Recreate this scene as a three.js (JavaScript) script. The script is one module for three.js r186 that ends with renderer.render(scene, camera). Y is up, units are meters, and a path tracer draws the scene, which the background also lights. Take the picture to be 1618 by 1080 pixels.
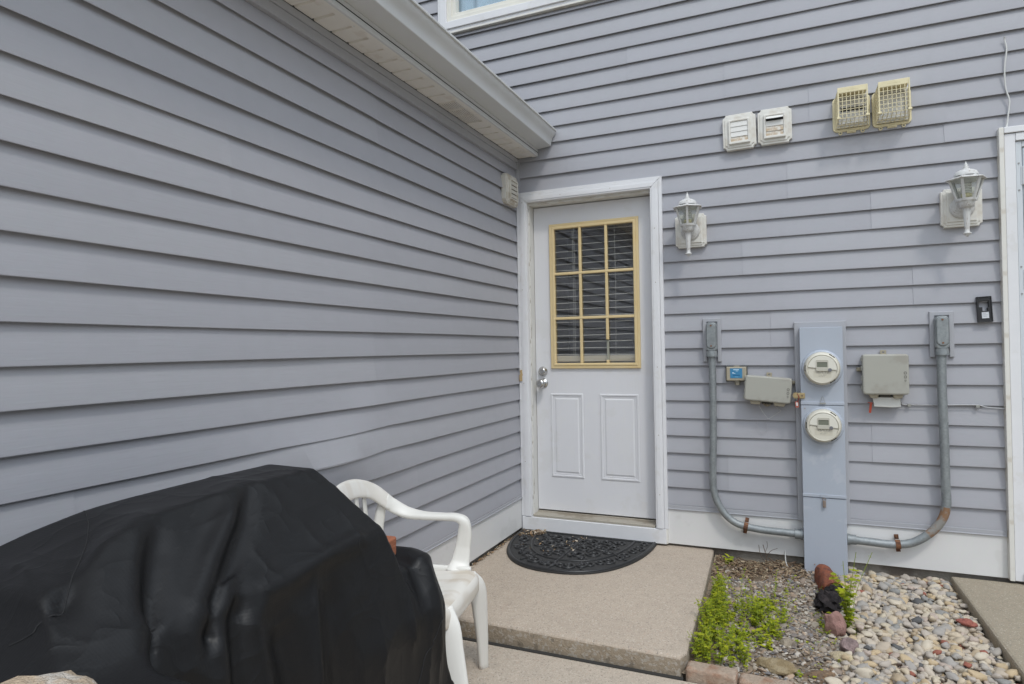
import * as THREE from 'three';
import { RoundedBoxGeometry } from 'three/addons/geometries/RoundedBoxGeometry.js';
import { mergeGeometries, mergeVertices, toCreasedNormals } from 'three/addons/utils/BufferGeometryUtils.js';
import { MarchingCubes } from 'three/addons/objects/MarchingCubes.js';

const W = 1024, HH = 684, G = 1.33;            // G: height of the camera-survey zero above the patio
const V = (x, y, z) => new THREE.Vector3(x, y, z);
const scene = new THREE.Scene();

// ---------------------------------------------------------------- camera, sky, sun, exposure
const camera = new THREE.PerspectiveCamera(56.15, W / HH, 0.05, 400);
camera.position.set(1.6143, 1.2478, 3.826);
camera.rotation.set(0.01172, 0.41161, -0.01689, 'YXZ');
camera.updateMatrixWorld();
const SUN = V(0.34, 0.82, 0.465).normalize();
{
  const w = 256, h = 128, d = new Float32Array(w * h * 4);
  for (let j = 0; j < h; j++) for (let i = 0; i < w; i++) {
    const ph = (i + .5) / w * Math.PI * 2 - Math.PI, th = ((j + .5) / h - .5) * Math.PI;     // row 0 is the nadir
    const y = Math.sin(th), x = Math.cos(th) * Math.cos(ph), z = Math.cos(th) * Math.sin(ph);
    const c = x * SUN.x + y * SUN.y + z * SUN.z, a = Math.acos(Math.min(1, c));
    let L = y > 0 ? 1.5 + 0.9 * y : 1.5;
    L += 3.2 * Math.exp(-((a / .32) ** 2)) + 1.0 * Math.exp(-((a / .8) ** 2));
    let col = [L * .905, L * .995, L * 1.105];
    if (y < 0) { const k = Math.min(1, -y * 12); col = col.map((v, q) => v * (1 - k) + k * [.5, .5, .46][q]); }
    const o = (j * w + i) * 4; d[o] = col[0]; d[o + 1] = col[1]; d[o + 2] = col[2]; d[o + 3] = 1;
  }
  const t = new THREE.DataTexture(d, w, h, THREE.RGBAFormat, THREE.FloatType);
  t.mapping = THREE.EquirectangularReflectionMapping; t.magFilter = THREE.LinearFilter; t.minFilter = THREE.LinearFilter; t.needsUpdate = true;
  scene.background = t; scene.environment = t;
}
const sun = new THREE.DirectionalLight(new THREE.Color(1, .95, .87), 2.2);
sun.position.copy(SUN).multiplyScalar(20); sun.target.position.set(0, 0, 0);
sun.castShadow = true; sun.shadow.radius = 13; sun.shadow.mapSize.set(2048, 2048); sun.shadow.bias = -.0005;
Object.assign(sun.shadow.camera, { left: -6, right: 6, top: 6, bottom: -6, near: 1, far: 40 });
scene.add(sun, sun.target);
const renderer = new THREE.WebGLRenderer({ antialias: true });
renderer.setSize(W, HH); renderer.toneMapping = THREE.LinearToneMapping; renderer.toneMappingExposure = 0.505;
renderer.shadowMap.enabled = true;

// ---------------------------------------------------------------- helpers
let seed = 12345;
const rnd = () => { seed = (seed * 1664525 + 1013904223) >>> 0; return seed / 4294967296; };
const rr = (a, b) => a + (b - a) * rnd();
const hash = (x, y, s = 0) => { let n = (x * 374761393 + y * 668265263 + s * 974634777) | 0; n = Math.imul(n ^ (n >>> 13), 1274126177); return ((n ^ (n >>> 16)) >>> 0) / 4294967296; };
function vn(x, y, px, py, s) {                                   // value noise that tiles after px, py cells
  const xi = Math.floor(x), yi = Math.floor(y), f = x - xi, g = y - yi, u = f * f * (3 - 2 * f), v = g * g * (3 - 2 * g);
  const m = (a, b) => ((a % b) + b) % b, h = (a, b) => hash(m(a, px), m(b, py), s);
  return (h(xi, yi) * (1 - u) + h(xi + 1, yi) * u) * (1 - v) + (h(xi, yi + 1) * (1 - u) + h(xi + 1, yi + 1) * u) * v;
}
const fbm = (u, v, n, o, s) => { let a = .5, r = 0, t = 0; for (let i = 0; i < o; i++) { r += a * vn(u * n, v * n, n, n, s + i); t += a; n *= 2; a *= .55; } return r / t; };
const n3 = (x, y, z) => {
  const xi = Math.floor(x), yi = Math.floor(y), zi = Math.floor(z), s = t => t * t * (3 - 2 * t), u = s(x - xi), v = s(y - yi), w = s(z - zi);
  const h = (a, b, c) => hash(a, b, c), L = (a, b, t) => a + (b - a) * t;
  return L(L(L(h(xi, yi, zi), h(xi + 1, yi, zi), u), L(h(xi, yi + 1, zi), h(xi + 1, yi + 1, zi), u), v), L(L(h(xi, yi, zi + 1), h(xi + 1, yi, zi + 1), u), L(h(xi, yi + 1, zi + 1), h(xi + 1, yi + 1, zi + 1), u), v), w) * 2 - 1;
};
const s8 = v => Math.max(0, Math.min(255, Math.round(255 * (v <= .0031308 ? 12.92 * v : 1.055 * Math.pow(v, 1 / 2.4) - .055))));
function tex(n, size, fn, srgb = true) {                         // fn(u, v) gives linear rgb or one value; size is metres per tile
  const d = new Uint8Array(n * n * 4);
  for (let j = 0; j < n; j++) for (let i = 0; i < n; i++) {
    let c = fn((i + .5) / n, (j + .5) / n); if (typeof c === 'number') c = [c, c, c];
    const o = (j * n + i) * 4; for (let k = 0; k < 3; k++) d[o + k] = srgb ? s8(c[k]) : Math.max(0, Math.min(255, Math.round(c[k] * 255))); d[o + 3] = 255;
  }
  const t = new THREE.DataTexture(d, n, n); t.wrapS = t.wrapT = THREE.RepeatWrapping; t.magFilter = THREE.LinearFilter; t.minFilter = THREE.LinearMipmapLinearFilter; t.generateMipmaps = true;
  if (srgb) t.colorSpace = THREE.SRGBColorSpace; t.repeat.set(1 / size, 1 / size); t.needsUpdate = true; return t;
}
const mixc = (a, b, k) => a.map((v, i) => v + (b[i] - v) * k);
const sstep = (a, b, x) => { const t = Math.max(0, Math.min(1, (x - a) / (b - a))); return t * t * (3 - 2 * t); };
function M(c, rough = .6, o = {}) { return new THREE.MeshStandardMaterial({ color: new THREE.Color(...(o.map ? [1, 1, 1] : c)), roughness: rough, ...o }); }

function metric(g) {                                             // uv in metres, by the way each face points
  if (g.index) g = g.toNonIndexed(); if (!g.attributes.normal) g.computeVertexNormals();
  const p = g.attributes.position, n = g.attributes.normal, uv = new Float32Array(p.count * 2);
  for (let t = 0; t < p.count; t += 3) {
    let a = 0, b = 0, c = 0; for (let k = 0; k < 3; k++) { a += Math.abs(n.getX(t + k)); b += Math.abs(n.getY(t + k)); c += Math.abs(n.getZ(t + k)); }
    for (let k = t; k < t + 3; k++) {
      const x = p.getX(k), y = p.getY(k), z = p.getZ(k);
      const q = b >= a && b >= c ? [x, z] : a >= c ? [z, y] : [x, y]; uv[k * 2] = q[0]; uv[k * 2 + 1] = q[1];
    }
  }
  g.setAttribute('uv', new THREE.BufferAttribute(uv, 2)); for (const k of Object.keys(g.attributes)) if (!['position', 'normal', 'uv'].includes(k)) g.deleteAttribute(k);
  return g;
}
const join = L => { L = L.flat().map(metric); return L.length > 1 ? mergeGeometries(L) : L[0]; };
// a box by its limits
function B(x0, x1, y0, y1, z0, z1, r = 0) {
  const w = x1 - x0, h = y1 - y0, d = z1 - z0, m = Math.min(w, h, d);
  const g = r ? new RoundedBoxGeometry(w, h, d, 2, Math.min(r, m * .49)) : new THREE.BoxGeometry(w, h, d);
  return g.translate((x0 + x1) / 2, (y0 + y1) / 2, (z0 + z1) / 2);
}
const cyl = (r0, r1, h, n = 24) => new THREE.CylinderGeometry(r0, r1, h, n);
const disc = (r, z0, z1, x, y, n = 32, r1 = r) => cyl(r1, r, z1 - z0, n).rotateX(Math.PI / 2).translate(x, y, (z0 + z1) / 2);   // axis along z
const tube = (pts, r, n = 60, k = 12, tension = .5) => new THREE.TubeGeometry(new THREE.CatmullRomCurve3(pts.map(p => V(...p)), false, 'catmullrom', tension), n, r, k);
const lathe = (pts, n = 28) => new THREE.LatheGeometry(pts.map(p => new THREE.Vector2(p[0], p[1])), n);
function shapeOf(pts, holes = []) {
  const s = new THREE.Shape(pts.map(p => new THREE.Vector2(p[0], p[1])));
  for (const h of holes) s.holes.push(new THREE.Path(h.map(p => new THREE.Vector2(p[0], p[1])))); return s;
}
const rect = (x0, x1, y0, y1) => [[x0, y0], [x1, y0], [x1, y1], [x0, y1]];
function ext(pts, z0, z1, holes = [], bev = 0) {                 // outline in x, y, thickness along z
  const g = new THREE.ExtrudeGeometry(shapeOf(pts, holes), { depth: z1 - z0 - 2 * bev, bevelEnabled: bev > 0, bevelSize: bev, bevelThickness: bev, bevelOffset: -bev, bevelSegments: 2, curveSegments: 10 });
  return g.translate(0, 0, z0 + bev);
}
const rrect = (x0, x1, y0, y1, r, n = 5) => {
  const o = []; for (const [cx, cy, a] of [[x1 - r, y1 - r, 0], [x0 + r, y1 - r, 1], [x0 + r, y0 + r, 2], [x1 - r, y0 + r, 3]])
    for (let i = 0; i <= n; i++) { const t = (a + i / n) * Math.PI / 2; o.push([cx + r * Math.cos(t), cy + r * Math.sin(t)]); } return o;
};
// a closed profile of (d, y) points carried along t, each point placed by map(t, d, y)
function sweepProfile(prof, t0, t1, n, map, crease = .6) {
  const pos = [], uv = [], ring = i => { const t = t0 + (t1 - t0) * i / n; return prof.map(([d, y]) => map(t, d, y)); };
  let A = ring(0); const m = prof.length;
  const tri = (a, b, c, ua, ub, uc) => { pos.push(...a, ...b, ...c); uv.push(...ua, ...ub, ...uc); };
  const len = [0]; for (let k = 0; k < m; k++) { const a = prof[k], b = prof[(k + 1) % m]; len.push(len[k] + Math.hypot(a[0] - b[0], a[1] - b[1])); }
  const off = prof[0][1];
  for (let i = 0; i < n; i++) {
    const Bq = ring(i + 1), ta = t0 + (t1 - t0) * i / n, tb = t0 + (t1 - t0) * (i + 1) / n;
    for (let k = 0; k < m; k++) {
      const l = (k + 1) % m, va = off + len[k], vb = off + len[k + 1];
      tri(A[k], Bq[k], Bq[l], [ta, va], [tb, va], [tb, vb]); tri(A[k], Bq[l], A[l], [ta, va], [tb, vb], [ta, vb]);
    }
    A = Bq;
  }
  const cap = (R, flip) => { for (const f of THREE.ShapeUtils.triangulateShape(prof.map(p => new THREE.Vector2(...p)), [])) { const q = flip ? [f[2], f[1], f[0]] : f; tri(R[q[0]], R[q[1]], R[q[2]], prof[q[0]], prof[q[1]], prof[q[2]]); } };
  cap(ring(0), true); cap(ring(n), false);
  let g = new THREE.BufferGeometry(); g.setAttribute('position', new THREE.Float32BufferAttribute(pos, 3)); g.setAttribute('uv', new THREE.Float32BufferAttribute(uv, 2));
  g.computeVertexNormals();
  return crease ? toCreasedNormals(g, crease) : g;
}
// an oval bar carried along a curve: w and t are half sizes along side and its normal
function sweepBar(pts, side, n = 40, m = 14, pw = 2.6) {         // pts: [x, y, z, w, t]
  const cur = new THREE.CatmullRomCurve3(pts.map(p => V(p[0], p[1], p[2])), false, 'centripetal'), S0 = V(...side), sd = i => { const f = i / n * (pts.length - 1), k = Math.min(pts.length - 2, Math.floor(f)), g = q => pts[q][5] ? V(...pts[q][5]).normalize() : S0.clone().normalize(); return g(k).lerp(g(k + 1), f - k).normalize(); };
  const pos = [], idx = [], P = i => { const t = i / n, f = t * (pts.length - 1), k = Math.min(pts.length - 2, Math.floor(f)), a = f - k; return [0, 1].map(q => pts[k][3 + q] * (1 - a) + pts[k + 1][3 + q] * a); };
  for (let i = 0; i <= n; i++) {
    const S = sd(i), c = cur.getPoint(i / n), T = cur.getTangent(i / n), U = S.clone().addScaledVector(T, -S.dot(T)).normalize(), N = T.clone().cross(U), [w, t] = P(i);
    for (let k = 0; k < m; k++) {
      const a = k / m * Math.PI * 2, ca = Math.cos(a), sa = Math.sin(a), x = Math.sign(ca) * Math.pow(Math.abs(ca), 2 / pw) * w, y = Math.sign(sa) * Math.pow(Math.abs(sa), 2 / pw) * t;
      pos.push(c.x + U.x * x + N.x * y, c.y + U.y * x + N.y * y, c.z + U.z * x + N.z * y);
      if (i < n) { const q = i * m + k, r = i * m + (k + 1) % m; idx.push(q, r, q + m, r, r + m, q + m); }
    }
  }
  for (const [b, f] of [[0, 0], [n * m, 1]]) for (let k = 1; k < m - 1; k++) f ? idx.push(b, b + k, b + k + 1) : idx.push(b, b + k + 1, b + k);
  const g = new THREE.BufferGeometry(); g.setAttribute('position', new THREE.Float32BufferAttribute(pos, 3)); g.setIndex(idx); g.computeVertexNormals(); return g;
}
// naming
const used = {};
function numbered(n) { n = n.replace(/_\d{3}$/, ''); if (!(n in used)) { used[n] = 0; return n; } return n + '_' + String(++used[n]).padStart(3, '0'); }
const shadows = o => { o.traverse(m => { if (m.isMesh) { m.castShadow = m.receiveShadow = true; } }); return o; };
function tag(o, label, category, group) { o.userData.label = label; if (category) o.userData.category = category; if (group) o.userData.group = group; return o; }
function thing(name, label, category, pos = [0, 0, 0], group) { const o = new THREE.Group(); o.name = numbered(name); o.position.set(...pos); scene.add(o); return tag(o, label, category, group); }
function part(parent, name, geos, mat, label) { const m = new THREE.Mesh(Array.isArray(geos) ? join(geos) : geos, mat); m.name = name; parent.add(m); if (label) m.userData.label = label; return m; }
function local(parent, geos) { const p = parent.position, q = geos; return q.translate(-p.x, -p.y, -p.z); }
function struct(name, geos, mat) { const m = new THREE.Mesh(Array.isArray(geos) ? join(geos) : geos, mat); m.name = numbered(name); m.userData.kind = 'structure'; scene.add(m); return m; }
// a thing built in world coordinates: part(name, geos, mat) shifts them to the thing's base
function maker(name, label, category, pos, group) {
  const o = thing(name, label, category, pos, group);
  return { o, p: (n, geos, mat, parent = o, lab) => part(parent, n, join([geos].flat()).translate(-pos[0], -pos[1], -pos[2]), mat, lab) };
}

// ---------------------------------------------------------------- materials
const speck = (base, amt, sc, s) => (u, v) => { const f = fbm(u, v, sc, 4, s), g = hash(Math.floor(u * 997), Math.floor(v * 997), s); const k = 1 + (f - .5) * amt + (g - .5) * amt * .25; return base.map(c => c * k); };
const sidingBump = tex(512, .5, (u, v) => { let a = 0; a += .5 * vn(u * 6, v * 120, 6, 120, 3) + .3 * vn(u * 14, v * 210, 14, 210, 4) + .2 * vn(u * 3, v * 60, 3, 60, 5); return a; }, false);
const sidingMap = tex(1024, 1.9, (u, v) => { const f = fbm(u, v, 5, 5, 21), g = fbm(u, v, 40, 3, 22); let k = 1 + (f - .5) * .07 + (g - .5) * .05; return [.376, .378, .408].map(q => q * k); });
const sidingM = M([], .52, { map: sidingMap, bumpMap: sidingBump, bumpScale: .00025 });
const sidingMs = [1, .965, 1.02, .985].map(k => { const m = sidingM.clone(); m.color.setRGB(k, k, k * (k > 1 ? .995 : 1.004)); return m; });
const trimGrey = M([.38, .385, .41], .5);
const paintMap = tex(1024, 1.3, (u, v) => { const f = fbm(u, v, 4, 5, 31), g = fbm(u, v, 30, 4, 32); let c = [.72, .72, .735].map(q => q * (1 + (f - .5) * .09 + (g - .5) * .05)); const d = sstep(.66, .75, fbm(u, v, 18, 4, 35)); c = mixc(c, [.60, .58, .54], d * .25); return c; });
const whitePaint = M([], .5, { map: paintMap });
const doorMap = tex(1024, 2.1, (u, v) => { const f = fbm(u, v, 5, 5, 41); let c = [.69, .69, .71].map(q => q * (1 + (f - .5) * .08)); const d = sstep(.64, .74, fbm(u, v, 15, 5, 42)); c = mixc(c, [.62, .61, .59], d * .3); return c; });
const doorGrain = tex(512, .5, (u, v) => .6 * vn(u * 130, v * 5, 130, 5, 8) + .4 * vn(u * 60, v * 9, 60, 9, 9), false);
const doorM = M([], .42, { map: doorMap, bumpMap: doorGrain, bumpScale: .00025 });
const wornMap = tex(512, .5, (u, v) => { const f = fbm(u, v, 5, 5, 51), d = sstep(.58, .66, fbm(u, v * .5, 10, 5, 52)); return mixc([.66, .65, .62].map(q => q * (1 + (f - .5) * .2)), [.25, .2, .15], d * .75); });
const wornPaint = M([], .65, { map: wornMap });
const skirtMap = tex(1024, 1.7, (u, v) => { const f = fbm(u, v, 4, 5, 61), d = sstep(.6, .7, fbm(u, v, 12, 5, 62)); return mixc([.68, .675, .665].map(q => q * (1 + (f - .5) * .14)), [.56, .55, .53], d * .3); });
const skirtM = M([], .55, { map: skirtMap });
const vinylWhite = M([], .45, { map: tex(256, .3, (u, v) => { const f = fbm(u, v, 4, 5, 71); return mixc([.70, .685, .64], [.50, .44, .35], sstep(.5, .75, f) * .55); }) });
const lampWhite = M([], .5, { map: tex(256, .25, (u, v) => { const f = fbm(u, v, 6, 5, 73), r = sstep(.7, .76, fbm(u, v, 14, 4, 74)); return mixc(mixc([.60, .595, .585], [.46, .45, .43], sstep(.45, .7, f) * .6), [.2, .12, .07], r * .8); }) });
const gutterM = M([], .4, { map: tex(512, 1.1, (u, v) => { const f = fbm(u, v, 4, 5, 81); return [.60, .605, .60].map(q => q * (1 + (f - .5) * .12)); }) });
const soffitMap = tex(512, .7, (u, v) => { const f = fbm(u, v, 4, 5, 83), d = sstep(.6, .78, fbm(u, v, 14, 5, 84)); return mixc([.76, .73, .68].map(q => q * (1 + (f - .5) * .1)), [.55, .47, .38], d * .3); });
const soffitM = M([], .55, { map: soffitMap });
const concF = (base, s) => (u, v) => {
  const f = fbm(u, v, 4, 4, s), m = fbm(u, v, 60, 3, s + 1), g = hash(Math.floor(u * 700), Math.floor(v * 700), s + 2), g2 = hash(Math.floor(u * 330), Math.floor(v * 330), s + 3);
  let c = base.map(q => q * (1 + (f - .5) * .10 + (m - .5) * .13 + (g - .5) * .34));
  if (g2 > .965) c = mixc(c, [.62, .56, .48], .45); else if (g2 < .03) c = mixc(c, [.13, .12, .11], .5); else if (g2 > .93) c = mixc(c, [.40, .22, .15], .25);
  return mixc(c, base.map(q => q * .55), sstep(.70, .78, fbm(u, v, 20, 4, s + 5)) * .12);
};
const concBump = tex(1024, .8, (u, v) => .6 * fbm(u, v, 90, 3, 101) + .4 * hash(Math.floor(u * 500), Math.floor(v * 500), 6), false);
const stoopM = M([], .88, { map: tex(1100, 1.6, concF([.42, .35, .28], 90)), bumpMap: concBump, bumpScale: .0012 });
const patioM = M([], .88, { map: tex(1024, 1.7, concF([.44, .375, .305], 110)), bumpMap: concBump, bumpScale: .0008 });
const slabM = M([], .9, { map: tex(1024, 1.3, concF([.30, .255, .19], 130)), bumpMap: concBump, bumpScale: .0015 });
const exposedMap = tex(1024, .8, (u, v) => { const f = fbm(u, v, 7, 5, 140), a = fbm(u, v, 80, 2, 141); let c = [.30, .245, .18].map(q => q * (1 + (f - .5) * .5)); c = mixc(c, [.42, .38, .33], sstep(.58, .66, a) * .6); return mixc(c, [.14, .115, .085], sstep(.6, .72, fbm(u, v, 22, 4, 143)) * .6); });
const stoopEdgeM = M([], .95, { map: exposedMap, bumpMap: concBump, bumpScale: .004 });
const foundM = M([], .9, { map: tex(512, .9, (u, v) => { const f = fbm(u, v, 6, 5, 150); return mixc([.27, .245, .21], [.14, .12, .1], sstep(.4, .65, f)); }), bumpMap: concBump, bumpScale: .003 });
const soilM = M([], .97, { map: tex(1024, .9, (u, v) => { const f = fbm(u, v, 9, 5, 155), g = fbm(u, v, 70, 3, 156); return mixc(mixc([.13, .095, .065], [.26, .2, .14], sstep(.35, .65, f)), [.3, .27, .23], sstep(.6, .7, g) * .5); }), bumpMap: tex(512, .4, (u, v) => fbm(u, v, 20, 4, 158), false), bumpScale: .008 });
const galvMap = tex(512, .35, (u, v) => { const f = fbm(u, v, 9, 4, 160), g = fbm(u, v, 40, 3, 161), d = sstep(.5, .72, fbm(u, v, 4, 5, 163)); let c = [.26, .28, .287].map(q => q * (1 + (f - .5) * .35 + (g - .5) * .35)); return mixc(c, [.36, .375, .373], d * .5); });
const galvM = M([], .5, { map: galvMap, metalness: .35 });
const rustM = M([], .9, { map: tex(256, .12, (u, v) => mixc([.10, .045, .025], [.22, .1, .05], sstep(.35, .7, fbm(u, v, 6, 5, 170)))), bumpMap: concBump, bumpScale: .002 });
const rustPipeM = M([], .7, { map: tex(512, .3, (u, v) => mixc([.27, .26, .24], [.26, .15, .085], sstep(.42, .62, fbm(u, v, 7, 5, 172)))), metalness: .15 });
const panelM = M([], .42, { map: tex(512, 1.1, (u, v) => { const f = fbm(u, v, 4, 5, 175), d = sstep(.66, .74, fbm(u, v, 20, 4, 176)); return mixc([.40, .437, .50].map(q => q * (1 + (f - .5) * .12)), [.5, .52, .56], d * .35); }) });
const boxM = M([], .55, { map: tex(256, .4, (u, v) => { const f = fbm(u, v, 5, 5, 180); return mixc([.375, .37, .33], [.30, .28, .235], sstep(.5, .75, f) * .6); }), bumpMap: concBump, bumpScale: .0002 });
const boxTan = M([.36, .32, .24], .6), darkM = M([.02, .02, .02], .7), blackPl = M([.018, .018, .02], .5);
const creamM = M([.64, .61, .52], .4), creamHi = M([.70, .68, .60], .4), greyPl = M([.3, .3, .28], .45);
const yellowM = M([], .5, { map: tex(256, .2, (u, v) => [.73, .65, .42].map(q => q * (1 + (fbm(u, v, 5, 4, 190) - .5) * .22))) });
const yelFrame = M([], .45, { map: tex(256, .4, (u, v) => mixc([.68, .515, .25], [.70, .565, .33], fbm(u, v, 5, 4, 192))) });
const chromeM = M([.55, .54, .52], .22, { metalness: .95 });
const doorGlass = new THREE.MeshPhysicalMaterial({ color: 0xffffff, roughness: .02, transmission: 1, thickness: 0, ior: 1.95 });
const glassM = new THREE.MeshPhysicalMaterial({ color: 0xffffff, roughness: .02, transmission: 1, thickness: 0, ior: 1.5 });
const lampGlass = new THREE.MeshPhysicalMaterial({ color: new THREE.Color(.93, .94, .93), roughness: .3, transmission: 1, thickness: 0, ior: 1.45 });

// ---------------------------------------------------------------- the setting: ground, patio, stoop, slab
struct('ground', new THREE.PlaneGeometry(160, 160, 1, 1).rotateX(-Math.PI / 2).translate(0, -.06, 0), M([.09, .11, .05], .95));
struct('patio', [B(-.02, 9, -.05, 0, 1.372, 9)], patioM);
{
  const s = new THREE.Group(); s.name = 'stoop'; s.userData.kind = 'structure'; scene.add(s);
  const ol = [[-.01, -.2], [1.171, -.2], [1.2, .5], [1.222, 1.30], [1.205, 1.352], [.9, 1.352], [.4, 1.347], [-.01, 1.345]];
  // top with a rounded arris, edges of coarser, exposed aggregate
  const bev = (y0, y1, r) => new THREE.ExtrudeGeometry(shapeOf(ol.map(p => [p[0], -p[1]])), { depth: y1 - y0 - r, bevelEnabled: true, bevelSize: r, bevelThickness: r, bevelOffset: -r, bevelSegments: 4 }).rotateX(-Math.PI / 2).translate(0, y0, 0);
  const g = metric(toCreasedNormals(bev(-.04, .08, .014), .7)), n = g.attributes.normal, pos = [[], []];
  const P = g.attributes.position, N = n, U = g.attributes.uv;
  const mk = top => { const a = [], b = [], c = []; for (let t = 0; t < P.count; t += 3) { const ny = (N.getY(t) + N.getY(t + 1) + N.getY(t + 2)) / 3; if ((ny > .25) === top) for (let k = t; k < t + 3; k++) { a.push(P.getX(k), P.getY(k), P.getZ(k)); b.push(N.getX(k), N.getY(k), N.getZ(k)); c.push(U.getX(k), U.getY(k)); } } const q = new THREE.BufferGeometry(); q.setAttribute('position', new THREE.Float32BufferAttribute(a, 3)); q.setAttribute('normal', new THREE.Float32BufferAttribute(b, 3)); q.setAttribute('uv', new THREE.Float32BufferAttribute(c, 2)); return q; };
  part(s, 'stoop_top', mk(true), stoopM); part(s, 'stoop_edge', mk(false), stoopEdgeM);
  part(s, 'expansion_joint', join([B(0, 1.215, -.03, .004, 1.353, 1.371)]), M([.035, .033, .03], .95));
}
{
  const s = new THREE.Group(); s.name = 'slab'; s.userData.kind = 'structure'; scene.add(s);
  part(s, 'slab_top', join([ext([[2.318, 0], [4, 0], [4, -3], [2.372, -3]].map(p => [p[0], p[1]]), -.05, .078, [], .012).rotateX(-Math.PI / 2)]), slabM);
}

// ---------------------------------------------------------------- the two sided walls
const PT = .1016;
const wedge = h => [[-.0225, .0125], [-.0024, .0125], [-.0024, .0008], [-.0008, 0], [0, .0014], [0, .0075], [-.0165, h + .0115], [-.0225, h + .0115]];
const wv = (t, s) => .0007 * Math.sin(t * 4.3 + s * 2.1) + .0005 * Math.sin(t * 9.7 + s * 5.3);
function boards(o, list, map) {
  for (const [k, yb, h, a, b, j] of list) {
    let cuts = [a, ...[j].flat().filter(q => q !== undefined && q > a + .03 && q < b - .03), b];
    for (let i = 0; i < cuts.length - 1; i++) {
      const lift = i % 2 ? .0022 : 0, t0 = cuts[i] - (i ? .012 : 0), t1 = cuts[i + 1], n = Math.max(2, Math.ceil((t1 - t0) / (o.userData.step || .2)));
      const g = sweepProfile(wedge(h), t0, t1, n, (t, d, y) => map(k, t, d > -.0222 ? d + lift : d, y, yb), .35);
      part(o, 'siding_board', g, sidingMs[Math.floor(hash(k + 40, i, 17) * 4)]);
    }
  }
}
// the tall wall with the door: z = 0 is its board edge
const back = thing('house_wall', 'tall grey lap-sided house wall facing the camera, with the white door and the meters on it', 'wall', [1.2, 0, -.0125]);
{
  const y0 = -.194, L = [], jt = { 8: [1.301], 7: [1.736], 9: [.744], 6: [.35, 2.35], 10: [1.95], 5: [1.62], 4: [2.02], 3: [1.38], 2: [2.2], 1: [1.52], 0: [2.3], '-1': [1.5], '-2': [2.0], '-3': [1.28], 11: [.95, 2.6] };
  for (let k = -8; k <= 29; k++) {
    const yb = y0 + PT * k, j = jt[Math.floor((k + 1) / 2)], t = yb + PT;
    if (yb > .945) { if (t < 2.08) L.push([k, yb, PT, yb > 1.25 ? -1.4 : .016, 4, j]); else { L.push([k, yb, PT, -1.4, -.55]); L.push([k, yb, PT, 1.35, 4]); if (yb < 2.07) L.push([k, yb, 2.073 - yb, -.55, 1.35]); } }
    else if (t > .93) { L.push([k, yb, PT, .92, 2.56, j]); L.push([k, yb, PT, 2.56, 4]); L.push([k, Math.max(yb, .92), t - Math.max(yb, .92), .016, .93]); }
    else L.push([k, yb, PT, .918, 2.565, j]);
  }
  const e = [back.position.x, 0, back.position.z];
  boards(back, L, (k, t, d, y, yb) => [t - e[0], yb + y + G + .0012 * Math.sin(t * 2.3 + k), (d > -.0222 ? d + wv(t, k) : d) - e[2]]);
  const add = (n, g, m) => part(back, n, join([g].flat()).translate(-e[0], 0, -e[2]), m);
  const Y = (a, b) => [a + G, b + G];
  add('wall_core', [B(.872, 2.6, ...Y(-1.24, .95), -.16, -.0228), B(-1.5, -.56, ...Y(.9, 3.4), -.16, -.0228), B(-.56, 1.35, ...Y(.9, 2.08), -.16, -.0228), B(1.35, 4.1, ...Y(.951, 3.4), -.16, -.0228), B(3.55, 4.1, ...Y(-1.24, .95), -.16, -.0228)], M([.2, .2, .2], .9));
  add('starter_strip', [B(.926, 1.63, ...Y(-1.031, -1.007), -.012, .003, .002), B(1.87, 2.554, ...Y(-1.031, -1.007), -.012, .003, .002), B(.926, 1.63, ...Y(-1.034, -1.028), .0, .007, .002), B(1.87, 2.554, ...Y(-1.034, -1.028), 0, .007, .002)], trimGrey);
  add('skirt_board', [B(.926, 2.556, ...Y(-1.236, -1.0315), -.02, -.002, .002)], skirtM);
  add('foundation', [B(.7, 2.6, -.12, .098, -.16, -.03)], foundM);
  add('foundation', [B(2.6, 4, -.12, .098, -.16, -.03)], foundM);
  add('corner_post', [B(-.013, .011, ...Y(-1.236, 1.15), -.0125, .011, .002), B(.011, .0165, ...Y(-1.236, 1.15), -.0125, .004, .001)], trimGrey);
}
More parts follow.
